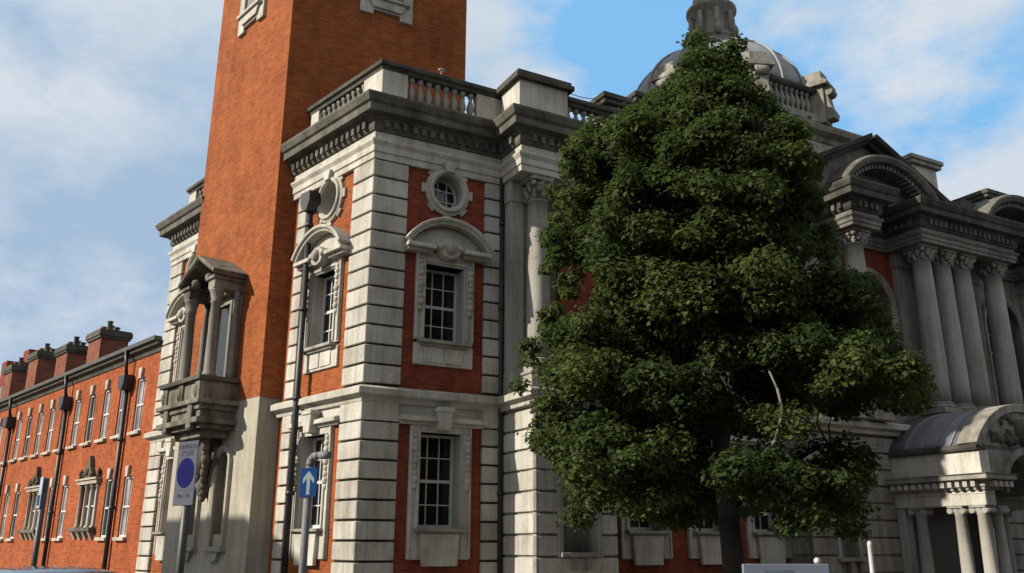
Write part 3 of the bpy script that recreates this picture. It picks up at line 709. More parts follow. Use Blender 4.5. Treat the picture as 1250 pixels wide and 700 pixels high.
for c in (N1, N2):
    a = M(); path = [(c-nr, nz0-.0), (c-nr, nz1)] + [(c+nr*cos(pi-pi*i/12), nz1+nr*.8*sin(pi-pi*i/12)) for i in range(1, 12)] + [(c+nr, nz1), (c+nr, nz0-.0)]
    a.arc(TL, path, [(.0, -.22), (0, .05), (.07, .10), (.16, .10), (.16, -.02)])
    a.box(TL, c-nr-.2, c+nr+.2, -.2, .16, nz0-.12, nz0); a.prism(TL, [(c-.18, nz0-.36), (c+.18, nz0-.36), (c+.3, nz0-.12), (c-.3, nz0-.12)], -.02, .10)
    a.box(TL, c-nr+.01, c+nr-.01, -.24, -.04, nz0, nz0+.3)
    a.build('niche', STONE_T, TOWER, .01)
    a = M(); a.box(TL, c-nr+.02, c+nr-.02, -.25, -.235, nz0+.3, nz1+.24); a.build('pane', plain_mat('niche_panel', (.15, .13, .105), .8, var=.4, sc=2), TOWER)
# windows high on the shaft
def tower_window(fr, xc):
    m = M(); z0 = 16.75
    wall = [(-.82, z0), (-.30, z0), (-.30, z0+.10), (.30, z0+.10), (.30, z0), (.82, z0), (.82, z0+3.0), (-.82, z0+3.0)]
    m.prism(fr, [(xc+a, b) for a, b in [(-.82, z0), (-.42, z0), (-.42, z0+.16), (.42, z0+.16), (.42, z0), (.82, z0), (.82, z0+.55), (-.82, z0+.55)]], -.02, .10)
    m.box(fr, xc-.82, xc-.52, -.02, .10, z0+.55, z0+3); m.box(fr, xc+.52, xc+.82, -.02, .10, z0+.55, z0+3); m.box(fr, xc-.52, xc+.52, -.02, .10, z0+2.6, z0+3)
    m.box(fr, xc-.70, xc+.70, .10, .24, z0+.50, z0+.60)
    m.prism(fr, [(xc-.45, z0+.22), (xc+.45, z0+.22), (xc+.60, z0+.50), (xc-.60, z0+.50)], .10, .17)
    m.build('window', STONE, TOWER, .01)
    g = M(); g.box(fr, xc-.52, xc+.52, .0, .02, z0+.6, z0+2.6); g.build('louvre', plain_mat('grey_louvre', (.13, .125, .115), .8, var=.4, sc=3), TOWER)
tower_window(TL, 6.2); tower_window(TR.sh(0, 0), 2.78)
m = M(); tp = [TL.xy(TW1, 0), TL.xy(TW0, 0), TL.xy(TW0, 0)+Vector((FD.x, FD.y))*TWW, TL.xy(TW1, 0)+Vector((FD.x, FD.y))*TWW]
m.sweep(tp, [(-.3, 27), (.1, 27), (.15, 27.3), (.5, 27.5), (.5, 27.8), (-.3, 27.9)], closed=True)
m.plan([TL.xy(TW0+.3, -.3), TL.xy(TW1-.3, -.3), TL.xy(TW1-.3, -.3)+Vector((FD.x, FD.y))*(TWW-.6), TL.xy(TW0+.3, -.3)+Vector((FD.x, FD.y))*(TWW-.6)], 27.0, 29.0)
m.build('cornice', STONE_M, TOWER)

# balcony and pedimented frame on the tower
BC, BO = 6.08, 1.02
m = M()
def slab(z0, z1, hw, oo): m.box(TL, BC-hw, BC+hw, -.02, oo, z0, z1)
slab(5.00, 5.12, 1.32, BO+.10); slab(4.86, 5.00, 1.2, BO); slab(4.66, 4.86, 1.14, BO-.06); slab(4.52, 4.66, 1.27, BO+.06); slab(4.40, 4.52, 1.14, BO-.1); slab(4.22, 4.40, .86, BO-.3)
for s in (-.75, .75): m.box(TL, BC+s-.14, BC+s+.14, .5, BO+.05, 4.40, 5.00)
BALST = stone_mat('balcony_stone', (.20, .185, .15), (.05, .046, .037), .38, .6, .5)
BALC = m.build('balcony', BALST, HALL, .015)
m = M()
m.box(TL, BC-1.15, BC+1.15, BO-.16, BO-.03, 5.12, 5.60); m.box(TL, BC-1.15, BC-1.03, -.02, BO-.16, 5.12, 5.60); m.box(TL, BC+1.03, BC+1.15, -.02, BO-.16, 5.12, 5.60)
for s in (-1.0, 0.0, 1.0): m.box(TL, BC+s-.14, BC+s+.14, BO-.18, BO+.02, 5.12, 5.60); m.ball(TL.p(BC+s, BO, 5.34), .12, (1, .6, 1.6))
m.build('parapet', BALST, BALC, .012)
m = M(); m.box(TL, BC-1.25, BC+1.25, -.02, BO+.09, 5.60, 5.72); m.build('coping', SOOT, BALC, .012)
def small_col(x, y, r, mat):
    c = TL.p(x, y, 0); q = M()
    q.lathe((c.x, c.y, 0), [(r*1.3, 5.72), (r*1.3, 5.82), (r*1.1, 5.86), (r, 5.92), (r, 6.4), (r*.84, 7.72), (r*1.05, 7.74), (r*.9, 7.8), (r*1.25, 8.02), (r*1.4, 8.05), (r*1.4, 8.1)], 16); q.build('column', mat, BALC)
PALEC = stone_mat('grey_column_stone', (.215, .205, .18), (.11, .105, .09), .36, .6, .6)
for s in (-1, 1):
    small_col(BC+s*.78, .66, .145, PALEC)
    q = M(); q.box(TL, BC+s*.78-.14, BC+s*.78+.14, -.02, .12, 5.72, 8.1); q.build('pilaster', PALEC, BALC, .01)
    q = M(); c = TL.p(BC+s*.92, .16, 0); q.lathe((c.x, c.y, 0), [(.11, 5.72), (.12, 5.9), (.085, 6.6), (.10, 7.2), (.06, 7.7), (.09, 8.1)], 10); q.build('bracket', PALEC, BALC)
q = M()
for s in (-1, 1):
    x0, x1 = BC+s*.78-.19, BC+s*.78+.19
    q.box(TL, x0, x1, -.02, .84, 8.1, 8.34); q.box(TL, x0-.05, x1+.05, -.02, .90, 8.34, 8.44)
q.box(TL, BC-.62, BC+.62, -.02, .30, 8.1, 8.36)
hx = 1.08
for s in (-1, 1):
    a = [(BC+s*hx, 8.44), (BC, 9.05)]
    pth = a if s < 0 else a[::-1]
    q.arc(TL, pth, [(0, -.02), (0, .92), (.05, .98), (.14, .98), (.14, -.02)])
for s in (-1, 1): q.ball(TL.p(BC+s*.42, .75, 8.48), .13, (1, 1.3, 1))
q.build('pediment', BALST, BALC, .012)
# tall opening behind the columns
q = M(); q.box(TL, BC-.52, BC-.40, -.02, .10, 5.72, 7.9); q.box(TL, BC+.40, BC+.52, -.02, .10, 5.72, 7.9); q.box(TL, BC-.52, BC+.52, -.02, .10, 7.9, 8.1); q.build('door_frame', PALEC, BALC)
q = M(); q.box(TL, BC-.40, BC+.40, .0, .03, 5.72, 7.9); q.build('door', GLASS, BALC)
# carved console under the balcony
q = M(); rnd = random.Random(3)
q.prism(TL, [(BC-.5, 4.3), (BC-.42, 3.7), (BC-.22, 3.1), (BC, 2.75), (BC+.22, 3.1), (BC+.42, 3.7), (BC+.5, 4.3)], -.02, .16)
q.ball(TL.p(BC, .22, 3.75), .30, (1, 1, 1.5), 12, 8)
for s in (-1, 1):
    for i in range(9):
        t = i/8; q.ball(TL.p(BC+s*(.46-.40*t**1.4)+rnd.uniform(-.03, .03), .24-.05*t+.2*(1-t), 4.2-1.3*t), .12-.04*t+rnd.uniform(-.01, .03), (1, 1, 1.25), 7, 5)
q.ball(TL.p(BC, .2, 3.05), .15, (1, 1, 1.5)); q.ball(TL.p(BC, .16, 2.78), .09, (1, 1, 1.5))
q.build('console', CARVED, BALC)

# ------------------------------------------------------------------ portico: segmental arches, gable, parapet
def seg_pediment(xc, half, zs, rise):
    m = M(); ar = seg_arc(xc, zs, half, rise, 22)
    m.arc(FRONT, ar, [(0, RO), (0, 1.70), (.08, 1.76), (.10, 1.98), (.22, 2.06), (.30, 2.06), (.36, 1.9), (.36, RO)])
    S = m.build('segmental_arch', STONE_D, HALL, .01)
    d = M(); n = 26; fine = seg_arc(xc, zs, half, rise, n)
    for (x, z) in fine[1:-1:1]: d.box(FRONT, x-.05, x+.05, 1.5, 1.86, z-.07, z+.06)
    d.build('dentil_course', STONE_D, S)
    t = M(); t.prism(FRONT, ar + [(xc+half, zs-.1), (xc-half, zs-.1)], RO-.1, RO+.12); t.build('tympanum', STONE_D, S)
seg_pediment(16.03, 1.9, 11.95, 1.0)
seg_pediment(22.65, 1.9, 11.95, 1.0)
m = M(); GX, GZ0, GZ1, GH = 15.8, 12.3, 13.95, 3.15
m.prism(FRONT, [(GX-GH, GZ0-.3), (GX+GH, GZ0-.3), (GX+GH, GZ0), (GX, GZ1), (GX-GH, GZ0)], RO-.3, 1.25)
m.build('gable', STONE_D, HALL)
m = M()
for s in (-1, 1):
    p = [(GX+s*(GH+.15), GZ0-.02), (GX, GZ1)]; p = p if s < 0 else p[::-1]
    m.arc(FRONT, p, [(-.05, RO-.4), (-.05, 1.45), (.05, 1.50), (.08, 1.68), (.22, 1.74), (.22, RO-.4)])
m.build('raking_cornice', SOOT, HALL, .01)
GW = 21.4
# carved scroll between gable and the next bay, parapet blocks
m = M(); m.prism(FRONT, [(18.2, Z_COR), (21.3, Z_COR), (21.3, 12.9), (20.6, 13.0), (19.8, 12.7), (19.0, 12.8), (18.2, 12.6)], .5, 1.3); rnd = random.Random(9)
for i in range(16): m.ball(FRONT.p(18.4+i*.18, 1.3, 12.25+.25*sin(i*1.3)+rnd.uniform(0, .2)), rnd.uniform(.12, .22), (1, 1, 1), 7, 5)
m.build('parapet', SOOT, HALL)
def block(a0, a1, o0, o1, z0, z1, stone=STONE, cap=SOOT):
    m = M(); m.box(FRONT, a0, a1, o0, o1, z0, z1-.3); S = m.build('pedestal', stone, HALL, .015)
    m = M(); m.box(FRONT, a0-.14, a1+.14, o0-.14, o1+.14, z1-.3, z1-.16); m.box(FRONT, a0-.2, a1+.2, o0-.2, o1+.2, z1-.16, z1); m.build('coping', cap, S, .015)
    return S
block(19.3, 20.6, -.6, .4, Z_COR-.5, 14.7, STONE, STONE_M)
block(22.5, 27.6, -.4, .9, Z_COR-.5, 13.85)

# ------------------------------------------------------------------ dome
DC = FRONT.p(13.82, -3.1, 0); AH = 3.1
DF = Fr(DC, FD, NF)
m = M(); m.box(DF, -AH, AH, -AH, AH, Z_COR-.5, 14.68); DOME = m.build('dome', STONE, HALL)
sq = [DF.xy(-AH, -AH), DF.xy(-AH, AH), DF.xy(AH, AH), DF.xy(AH, -AH)]
m = M(); m.sweep(sq, [(-.2, 14.43), (.05, 14.43), (.12, 14.58), (.34, 14.68), (.40, 14.82), (.40, 14.9), (-.2, 15.)], closed=True); m.build('cornice', STONE_M, DOME, .01)
R8 = 3.7
octo = [Vector((DC.x, DC.y)) + Vector((FD.x, FD.y))*R8*cos(t) + Vector((NF.x, NF.y))*R8*sin(t) for t in [pi/8+i*pi/4 for i in range(8)]]
cross = (octo[1]-octo[0]).normalized(); mid = (octo[0]+octo[1])/2-Vector((DC.x, DC.y))
if Vector((cross.y, -cross.x)).dot(mid) < 0: octo = octo[::-1]
m = M(); m.sweep(octo, [(-.5, 14.88), (.10, 14.88), (.10, 15.1), (.02, 15.18), (-.5, 15.18)], closed=True); m.build('plinth', STONE_M, DOME, .01)
m = M(); m.sweep(octo, [(-.26, 15.94), (.03, 15.94), (.08, 16.02), (.08, 16.12), (-.26, 16.16)], closed=True); m.build('coping', SOOT, DOME, .01)
for i in range(8):
    a, b = octo[i], octo[(i+1) % 8]; d = (b-a); Lg = d.length; d = d/Lg
    fr = Fr(Vector((a.x, a.y, 0)), Vector((d.x, d.y, 0)), Vector((d.y, -d.x, 0))); n = 8
    for j in range(n):
        c = BAL.copy(); COL.objects.link(c); c.parent = DOME; c.location = fr.p(.5+(Lg-1.0)*(j+.5)/n, -.1, 15.18)-O; c.scale = (1.0, 1.0, .78/.70)
for i in range(8):
    p = octo[i]; rd = (p-Vector((DC.x, DC.y))).normalized(); fr = Fr(Vector((p.x, p.y, 0)), Vector((-rd.y, rd.x, 0)), Vector((rd.x, rd.y, 0)))
    m = M(); m.box(fr, -.30, .30, -.55, .16, 14.88, 16.18); m.box(fr, -.46, .46, -.68, .34, 16.18, 16.32); m.box(fr, -.40, .40, -.62, .26, 16.32, 16.42)
    m.prism(Fr(fr.o, fr.Y, fr.X), [(.16, 14.98), (.42, 14.98), (.46, 15.18), (.32, 15.48), (.26, 15.88), (.38, 16.08), (.3, 16.18), (.16, 16.18)], -.2, .2)
    m.tube(fr.p(-.22, .30, 15.98), fr.p(.22, .30, 15.98), .15, n=10)
    S = m.build('buttress', STONE_M, DOME, .012)
    m = M(); m.box(fr, -.30, .30, -.5, .14, 16.42, 16.76); m.build('block', STONE_M, S, .015)
def ptube(m, pts, r, n=6):
    k = len(pts); vs = []
    for i, p in enumerate(pts):
        d = (pts[min(i+1, k-1)]-pts[max(i-1, 0)]).normalized(); u = d.cross(Vector((.13, .31, .94))).normalized(); v = d.cross(u)
        vs += [p+(u*cos(2*pi*j/n)+v*sin(2*pi*j/n))*r for j in range(n)]
    m.add(vs, [(i*n+j, i*n+(j+1) % n, (i+1)*n+(j+1) % n, (i+1)*n+j) for i in range(k-1) for j in range(n)], True)
m = M(); RD = 3.12
prof = [(2.85, 14.98), (2.85, 16.0), (RD-.02, 16.2), (RD-.02, 16.33)] + [(.82+(RD-.82)*cos(t)**1.3, 16.33+2.5*sin(t)) for t in np.linspace(0, pi/2, 14)]
m.lathe((DC.x, DC.y, 0), prof, 64); m.build('dome_shell', LEAD, DOME)
m = M()
for i in range(16):
    t = i*pi/8 + .1; pr = [Vector((DC.x+(r+.03)*cos(t), DC.y+(r+.03)*sin(t), z+.03)) for r, z in prof[4:]]
    ptube(m, pr, .04, 6)
m.build('rib', plain_mat('pale_lead', (.22, .225, .235), .7, var=.4, sc=2), DOME)
zl = 18.80
m = M(); m.lathe((DC.x, DC.y, 0), [(1.0, zl), (1.0, zl+.15), (.86, zl+.25), (.82, zl+.5), (.9, zl+.55), (.9, zl+.62), (.62, zl+.7), (.62, zl+1.55), (.68, zl+1.6), (.74, zl+1.72), (.92, zl+1.8), (.92, zl+1.92), (.7, zl+2.0)], 24)
for i in range(8):
    t = i*pi/4; c = Vector((DC.x+.78*cos(t), DC.y+.78*sin(t), 0)); m.tube(c+Vector((0, 0, zl+.66)), c+Vector((0, 0, zl+1.62)), .10, .085, 10)
    m.ball(c+Vector((.12*cos(t), .12*sin(t), zl+.72)), .16, (1, 1, 1.5))
LAN = m.build('lantern', STONE_M, DOME)
m = M(); m.lathe((DC.x, DC.y, 0), [(.72, zl+2.0), (.66, zl+2.4), (.45, zl+2.75), (.2, zl+2.95), (.08, zl+3.05), (.08, zl+3.4), (.16, zl+3.55), (.0, zl+3.75)], 20); m.build('finial', LEAD, DOME)
# lower wing of the dome base beside the parapet
S = block(8.4, 10.0, -3.6, -.75, Z_COR-.5, 14.75)
block(6.55, 7.15, -.35, .25, Z_COR-.5, 13.75, STONE_M)

# ------------------------------------------------------------------ entrance porch
XA0, XA1, XO = 15.1, 19.1, 4.15; XC = 17.1
PORCH = None
m = M()
m.box(FRONT, XA0, XA0+.42, GO-.1, XO, 2.90, 3.0); m.box(FRONT, XA1-.42, XA1, GO-.1, XO, 2.90, 3.0)
m.box(FRONT, XA0+.42, XA1-.42, GO-.1, GO+.3, 2.90, 3.0)
PORCH = m.build('porch', STONE, HALL, .012)
for s0, s1 in ((XA0, XA0+.42), (XA1-.42, XA1)): m = M(); m.box(FRONT, s0, s1, GO-.1, XO, 2.62, 2.898); m.build('beam', STONE, PORCH, .012)
ppath = [fx(XA0, GO), fx(XA0, XO), fx(XC-1.05, XO)]
ppath2 = [fx(XC+1.05, XO), fx(XA1, XO), fx(XA1, GO)]
for pth in (ppath, ppath2):
    m = M(); m.sweep(pth, [(-.4, 3.0), (.04, 3.0), (.04, 3.06), (.08, 3.08), (.08, 3.22), (.30, 3.26), (.30, 3.36), (.36, 3.40), (-.4, 3.42)]); c = m.build('cornice', STONE_M, PORCH, .008)
    for pa_, pb_ in zip(pth, pth[1:]): d = M(); dentils(d, [pa_, pb_], 3.08, 3.21, .05, .24, .12, .22); d.build('dentil_course', STONE, PORCH)
for s0, s1 in ((XA0+.02, XA0+.4), (XA1-.4, XA1-.02)):
    m = M(); m.box(FRONT, s0, s1, GO-.1, XO-.02, 3.42, 4.0); m.build('attic', STONE, PORCH, .01)
m = M(); m.sweep([fx(XA0, GO), fx(XA0, XO)], [(-.3, 4.0), (.06, 4.0), (.10, 4.06), (.10, 4.14), (-.3, 4.16)]); m.build('coping', SOOT, PORCH, .008); m = M(); m.sweep([fx(XA1, XO), fx(XA1, GO)], [(-.3, 4.0), (.06, 4.0), (.10, 4.06), (.10, 4.14), (-.3, 4.16)]); m.build('coping', SOOT, PORCH, .008)
va = seg_arc(XC, 4.14, 2.0, 1.08, 26)
m = M(); m.arc(FRONT, va, [(-.12, GO-.3), (-.12, XO-.55), (.06, XO-.55), (.06, GO-.3)], True); m.build('vault_roof', plain_mat('blue_grey_lead', (.125, .13, .145), .6, var=.5, sc=1.4), PORCH)
m = M(); m.arc(FRONT, va, [(-.12, XO-.55), (-.12, XO+.03), (.10, XO+.03), (.10, XO-.55)]); m.build('arch_band', STONE_M, PORCH, .01)
m = M()
for yy in (2.0, 2.5, 3.0, 3.4): m.arc(FRONT, va, [(.05, yy), (.05, yy+.05), (.10, yy+.05), (.10, yy)])
m.build('lead_roll', plain_mat('blue_grey_lead_roll', (.165, .17, .185), .6, var=.4, sc=2), PORCH)
# front: tympanum with an arched opening
orr = 1.0; oz = 2.95
pts = [(XA0+.05, 3.42), (XC-orr, 3.42)] ; th0 = math.acos((3.42-oz)/orr)
a0 = math.asin((3.42-oz)/orr)
op = [(XC+orr*cos(pi-a0-(pi-2*a0)*i/14), oz+orr*sin(pi-a0-(pi-2*a0)*i/14)) for i in range(15)]
pts = [(XA0+.05, 3.42)] + op + [(XA1-.05, 3.42), (XA1-.05, 4.15)] + [(x, z-.1) for x, z in va[::-1]] + [(XA0+.05, 4.15)]
m = M(); m.prism(FRONT, pts, XO-.5, XO-.04); m.build('tympanum', STONE_M, PORCH)
m = M(); m.arc(FRONT, [(XC+orr*cos(pi-pi*i/18), oz+orr*sin(pi-pi*i/18)) for i in range(19)], [(0, XO-.5), (0, XO+.02), (.05, XO+.06), (.2, XO+.06), (.2, XO-.05)]); m.build('archivolt', STONE_M, PORCH)
m = M(); rnd = random.Random(5)
m.ball(FRONT.p(XC, XO+.02, 4.55), .34, (1, .6, 1.1), 12, 8)
for i in range(34):
    t = rnd.uniform(.12, pi-.12); r = rnd.uniform(.45, 1.45); x, z = XC+r*cos(t), 4.18+r*.62*sin(t)*.98
    m.ball(FRONT.p(x, XO-.02, z), rnd.uniform(.07, .15), (1, .7, 1), 7, 5)
m.build('carving', CARVED, PORCH)
for s, xs in ((1, XA0), (-1, XA1)):
    for y in (1.66, 2.1, 3.22, 3.86): column(FRONT, xs+s*.22, y, .35, 2.62, .17, PORCH, STONE_C, STONE_M, .22, .2, True, 16) if False else None
def pcol(x, y, r=.165):
    c = FRONT.p(x, y, 0); q = M(); z0, z1 = .5, 2.62
    q.lathe((c.x, c.y, 0), [(r*1.35, z0), (r*1.35, z0+.08), (r*1.15, z0+.12), (r*1.2, z0+.18), (r, z0+.22), (r*.98, z0+.8), (r*.84, z1-.22), (r*.95, z1-.20), (r*.9, z1-.16), (r*1.2, z1-.07), (r*1.2, z1-.05)], 18)
    q.box(FRONT, x-r*1.35, x+r*1.35, y-r*1.35, y+r*1.35, z1-.05, z1)
    for sx in (-1, 1): q.tube(FRONT.p(x-r*1.2, y+sx*r*1.1, z1-.12), FRONT.p(x+r*1.2, y+sx*r*1.1, z1-.12), .075, n=10)
    q.build('column', STONE_C, PORCH)
for xs in (XA0+.21, XA1-.21):
    for y in (2.06, 3.25, 3.88): pcol(xs, y)
    q = M(); q.box(FRONT, xs-.16, xs+.16, GO-.05, GO+.22, .5, 2.62); q.build('pilaster', STONE_C, PORCH, .01)
    q = M(); q.box(FRONT, xs-.26, xs+.26, GO-.05, XO+.05, 0, .5); q.build('plinth', STONE_M, PORCH, .02)
for xs in (XC-1.25, XC+1.25): pcol(xs, XO-.25, .15)
q = M(); q.box(FRONT, XC-.9, XC+.9, GO-.02, GO+.08, 0, 3.2); q.build('door', WOOD, PORCH)
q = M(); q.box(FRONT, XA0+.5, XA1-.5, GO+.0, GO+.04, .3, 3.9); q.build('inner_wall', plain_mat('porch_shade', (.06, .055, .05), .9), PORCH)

# loose cable along the parapet
m = M(); pa = FRONT.p(4.7, .6, Z_CAP+.1); pb = FRONT.p(6.6, .0, Z_CAP+.52)
pr = [pa.lerp(pb, i/6)-Vector((0, 0, .12*sin(pi*i/6))) for i in range(7)]
for a, b in zip(pr, pr[1:]): m.tube(a, b, .012, n=5)
m.build('cable', IRON, HALL)

exec_rest = True
# ------------------------------------------------------------------ brick terrace down the side street
TE = thing('brick_terrace', 'long two-storey orange brick range with sash windows and chimney stacks beside the tower', 'building', SIDE.p(11.7, 0, 0))
B0, B1, ZE = 11.7, 40.6, 7.62
UW = [13.28+1.56*i for i in range(17)]
LWN = [13.4, 15.03, 19.62, 21.18, 25.85, 27.4, 31.9, 33.5, 38.2]
VEN = [16.9, 23.1, 29.6, 35.8]
holes = [(x-.36, x+.36, 5.15, 6.92) for x in UW] + [(x-.36, x+.36, 1.82, 3.72) for x in LWN] + [(x-.85, x+.85, 2.15, 3.62) for x in VEN]
m = M(); wall_bands(m, SIDE, B0, B1, 0.55, ZE+.1, -.35, 0, holes); m.build('wall', BRICK_T, TE)
m = M(); m.plan([SIDE.xy(B0, -.5), SIDE.xy(B1, -.5), SIDE.xy(B1, -9), SIDE.xy(B0, -9)], 0, ZE); m.build('wall', BRICK_T, TE)
m = M(); m.box(SIDE, B0, B1, -.4, .06, 0, .55); m.build('plinth', SOOT, TE)
KEYST = stone_mat('terrace_stone', (0.4080, 0.3720, 0.3180), (0.2280, 0.1980, 0.1560), .36, .6)
def tsash(x, hw, z0, z1, y, S):
    f = M(); t = .05
    f.box(SIDE, x-hw, x-hw+t, y-.05, y+.03, z0, z1); f.box(SIDE, x+hw-t, x+hw, y-.05, y+.03, z0, z1); f.box(SIDE, x-hw+t, x+hw-t, y-.05, y+.03, z0, z0+.07); f.box(SIDE, x-hw+t, x+hw-t, y-.05, y+.03, z1-.06, z1)
    zm = (z0+z1)/2; f.box(SIDE, x-hw+t, x+hw-t, y-.045, y+.025, zm-.03, zm+.03); f.box(SIDE, x-.012, x+.012, y-.04, y+.01, z0+.07, zm-.03); f.box(SIDE, x-.012, x+.012, y-.04, y+.01, zm+.03, z1-.06)
    return f
for z0, z1, xs in ((5.15, 6.92, UW), (1.82, 3.72, LWN)):
    for x in xs:
        f = tsash(x, .36, z0, z1, -.08, None); S = f.build('sash_window', PAINT, TE)
        g = M(); g.box(SIDE, x-.33, x+.33, -.11, -.10, z0+.04, z1-.04); g.build('pane', GLASS_C if int(x*7) % 5 else GLASS, S)
        k = M(); k.prism(SIDE, [(x-.09, z1-.02), (x+.09, z1-.02), (x+.15, z1+.34), (x-.15, z1+.34)], -.02, .10); k.build('keystone', KEYST, S, .01)
        k = M(); k.box(SIDE, x-.46, x+.46, -.18, .12, z0-.11, z0); k.build('sill', KEYST, S, .01)
for x in VEN:
    f = M()
    for c, hw in ((-.57, .26), (0, .26), (.57, .26)):
        f.box(SIDE, x+c-hw, x+c-hw+.05, -.2, -.12, 2.15, 3.62); f.box(SIDE, x+c+hw-.05, x+c+hw, -.2, -.12, 2.15, 3.62); f.box(SIDE, x+c-hw+.05, x+c+hw-.05, -.2, -.12, 2.15, 2.22); f.box(SIDE, x+c-hw+.05, x+c+hw-.05, -.2, -.12, 3.56, 3.62); f.box(SIDE, x+c-hw+.05, x+c+hw-.05, -.19, -.13, 2.86, 2.91)
    S = f.build('venetian_window', PAINT, TE)
    g = M(); g.box(SIDE, x-.83, x+.83, -.22, -.21, 2.17, 3.6); g.build('pane', GLASS_C, S)
    k = M()
    for c in (-.85, -.285, .285, .85): q_ = SIDE.p(x+c, .03, 0); k.lathe((q_.x, q_.y, 0), [(.07, 2.15), (.07, 2.22), (.055, 2.25), (.045, 3.5), (.06, 3.52), (.07, 3.62)], 8)
    k.box(SIDE, x-1.0, x+1.0, -.2, .16, 3.62, 3.76); k.box(SIDE, x-1.06, x+1.06, -.2, .22, 3.76, 3.82); k.build('surround', KEYST, S)
    k = M(); k.prism(SIDE, [(x-.5, 3.82), (x+.5, 3.82), (x+.34, 3.98), (x+.26, 4.12), (x+.16, 4.2), (x+.1, 4.42), (x, 4.6), (x-.1, 4.42), (x-.16, 4.2), (x-.26, 4.12), (x-.34, 3.98)], -.02, .16)
    for s in (-1, 1): k.ball(SIDE.p(x+s*.34, .14, 3.94), .10); k.lathe(((SIDE.p(x+s*.9, .08, 0)).x, (SIDE.p(x+s*.9, .08, 0)).y, 0), [(.09, 3.82), (.06, 3.9), (.09, 4.0), (.02, 4.16)], 8)
    k.ball(SIDE.p(x, .17, 4.05), .13, (1, .7, 1.2)); k.build('crest', CARVED, S)
    k = M(); k.box(SIDE, x-1.08, x+1.08, -.2, .24, 2.02, 2.15); k.build('sill', CARVED, S, .01)
    for c in (-.85, -.285, .285, .85): k = M(); k.prism(Fr(SIDE.p(x+c, 0, 0), NS, SD), [(-.02, 1.76), (.06, 1.76), (.2, 2.02), (-.02, 2.02)], -.07, .07); k.build('bracket', KEYST, S)
# eaves
m = M(); m.sweep([SIDE.xy(B1, 0), SIDE.xy(B0, 0)], [(-.3, ZE), (.04, ZE), (.08, ZE+.14), (.22, ZE+.2), (.24, ZE+.3), (-.3, ZE+.3)]); m.build('eaves_cornice', SOOT, TE)
m = M(); m.sweep([SIDE.xy(B1, 0), SIDE.xy(B0, 0)], [(.10, ZE+.3), (.34, ZE+.32), (.36, ZE+.44), (.10, ZE+.44)]); m.build('gutter', GUTTER, TE)
m = M(); m.prism(Fr(SIDE.p(B0, 0, 0), NS, SD), [(.1, ZE+.31), (-4.5, ZE+2.2), (-9, ZE+.3)], 0, B1-B0); m.build('roof', SLATE, TE)
for x in (14.22, 20.55, 28.3):
    m = M(); pipe(m, SIDE, x, .12, 0, 6.75, .075); m.prism(SIDE, [(x-.12, 6.6), (x+.12, 6.6), (x+.27, 6.85), (x+.27, 7.1), (x-.27, 7.1), (x-.27, 6.85)], .02, .36); m.tube(SIDE.p(x, .2, 7.1), SIDE.p(x, .3, ZE+.32), .06, n=8); m.build('downpipe', IRON, TE)
BRICK_K = brick_mat('chimney_brick', (.19, .062, .034), (.155, .05, .028), (.17, .075, .05))
def chimney(b0, b1, zt, o0=-2.0, o1=-3.2):
    m = M(); m.box(SIDE, b0, b1, o1, o0, ZE+.4, zt-.35); S = m.build('chimney', BRICK_K, TE)
    m = M(); m.box(SIDE, b0-.08, b1+.08, o1-.08, o0+.08, zt-.35, zt-.24); m.box(SIDE, b0-.13, b1+.13, o1-.13, o0+.13, zt-.24, zt-.02); m.box(SIDE, b0-.1, b1+.1, o1-.1, o0+.1, zt-.02, zt+.06); m.build('cap', SOOT, S, .015)
    for i in range(4):
        c = SIDE.p((b0+b1)/2+(.15 if i % 2 else -.15), o1+.35+(o0-o1-.7)*i/3, zt+.06); q = M()
        hh = .28+.12*((i*7) % 3); q.lathe((c.x, c.y, c.z), [(.14, 0), (.11, .06), (.11, hh-.05), (.15, hh), (.12, hh+.02)], 10); q.build('chimney_pot', POT if i % 2 else SOOT, S)
    m = M(); m.prism(SIDE.sh(0, 0), [(b0-.02, ZE+.4), (b0-.02, ZE+1.7), (b0-.14, ZE+1.7), (b0-.14, ZE+.4)], o1+.1, o0-.1); m.build('flashing', PAINT, S)
for b_, zt in ((24.35, 10.85), (29.0, 10.9), (33.9, 11.35), (38.7, 11.3)): chimney(b_, b_+1.65, zt)

# plain rendered house beyond the terrace
NB = thing('rendered_house', 'pale rendered house with a slate roof beyond the far end of the brick terrace', 'building', SIDE.p(B1+.3, 0, 0))
m = M(); m.plan([SIDE.xy(B1+.3, -.3), SIDE.xy(B1+14, -.3), SIDE.xy(B1+14, -9), SIDE.xy(B1+.3, -9)], 0, 7.6)
m.prism(Fr(SIDE.p(B1+.3, 0, 0), NS, SD), [(-.3, 7.6), (-4.6, 12.2), (-9, 7.6)], 0, .3); m.build('wall', plain_mat('pale_render', (.45, .45, .43), .9, var=.2, sc=1), NB)
m = M(); m.prism(Fr(SIDE.p(B1+.6, 0, 0), NS, SD), [(-.1, 7.5), (-4.6, 12.3), (-9.2, 7.5)], 0, 13.6); m.build('roof', SLATE, NB)
for i in range(5):
    for z in (1.2, 4.6):
        x = B1+1.9+2.6*i; f = M(); f.box(SIDE, x-.5, x+.5, -.32, -.24, z, z+1.6); S = f.build('window', PAINT, NB); g = M(); g.box(SIDE, x-.42, x+.42, -.3, -.23, z+.08, z+1.52); g.build('pane', GLASS, S)
for i in range(2):
    m = M(); m.box(SIDE, B1+3.5+i*5, B1+4.7+i*5, -5.2, -4.0, 11, 13.4); S = m.build('chimney', BRICK_B, NB)

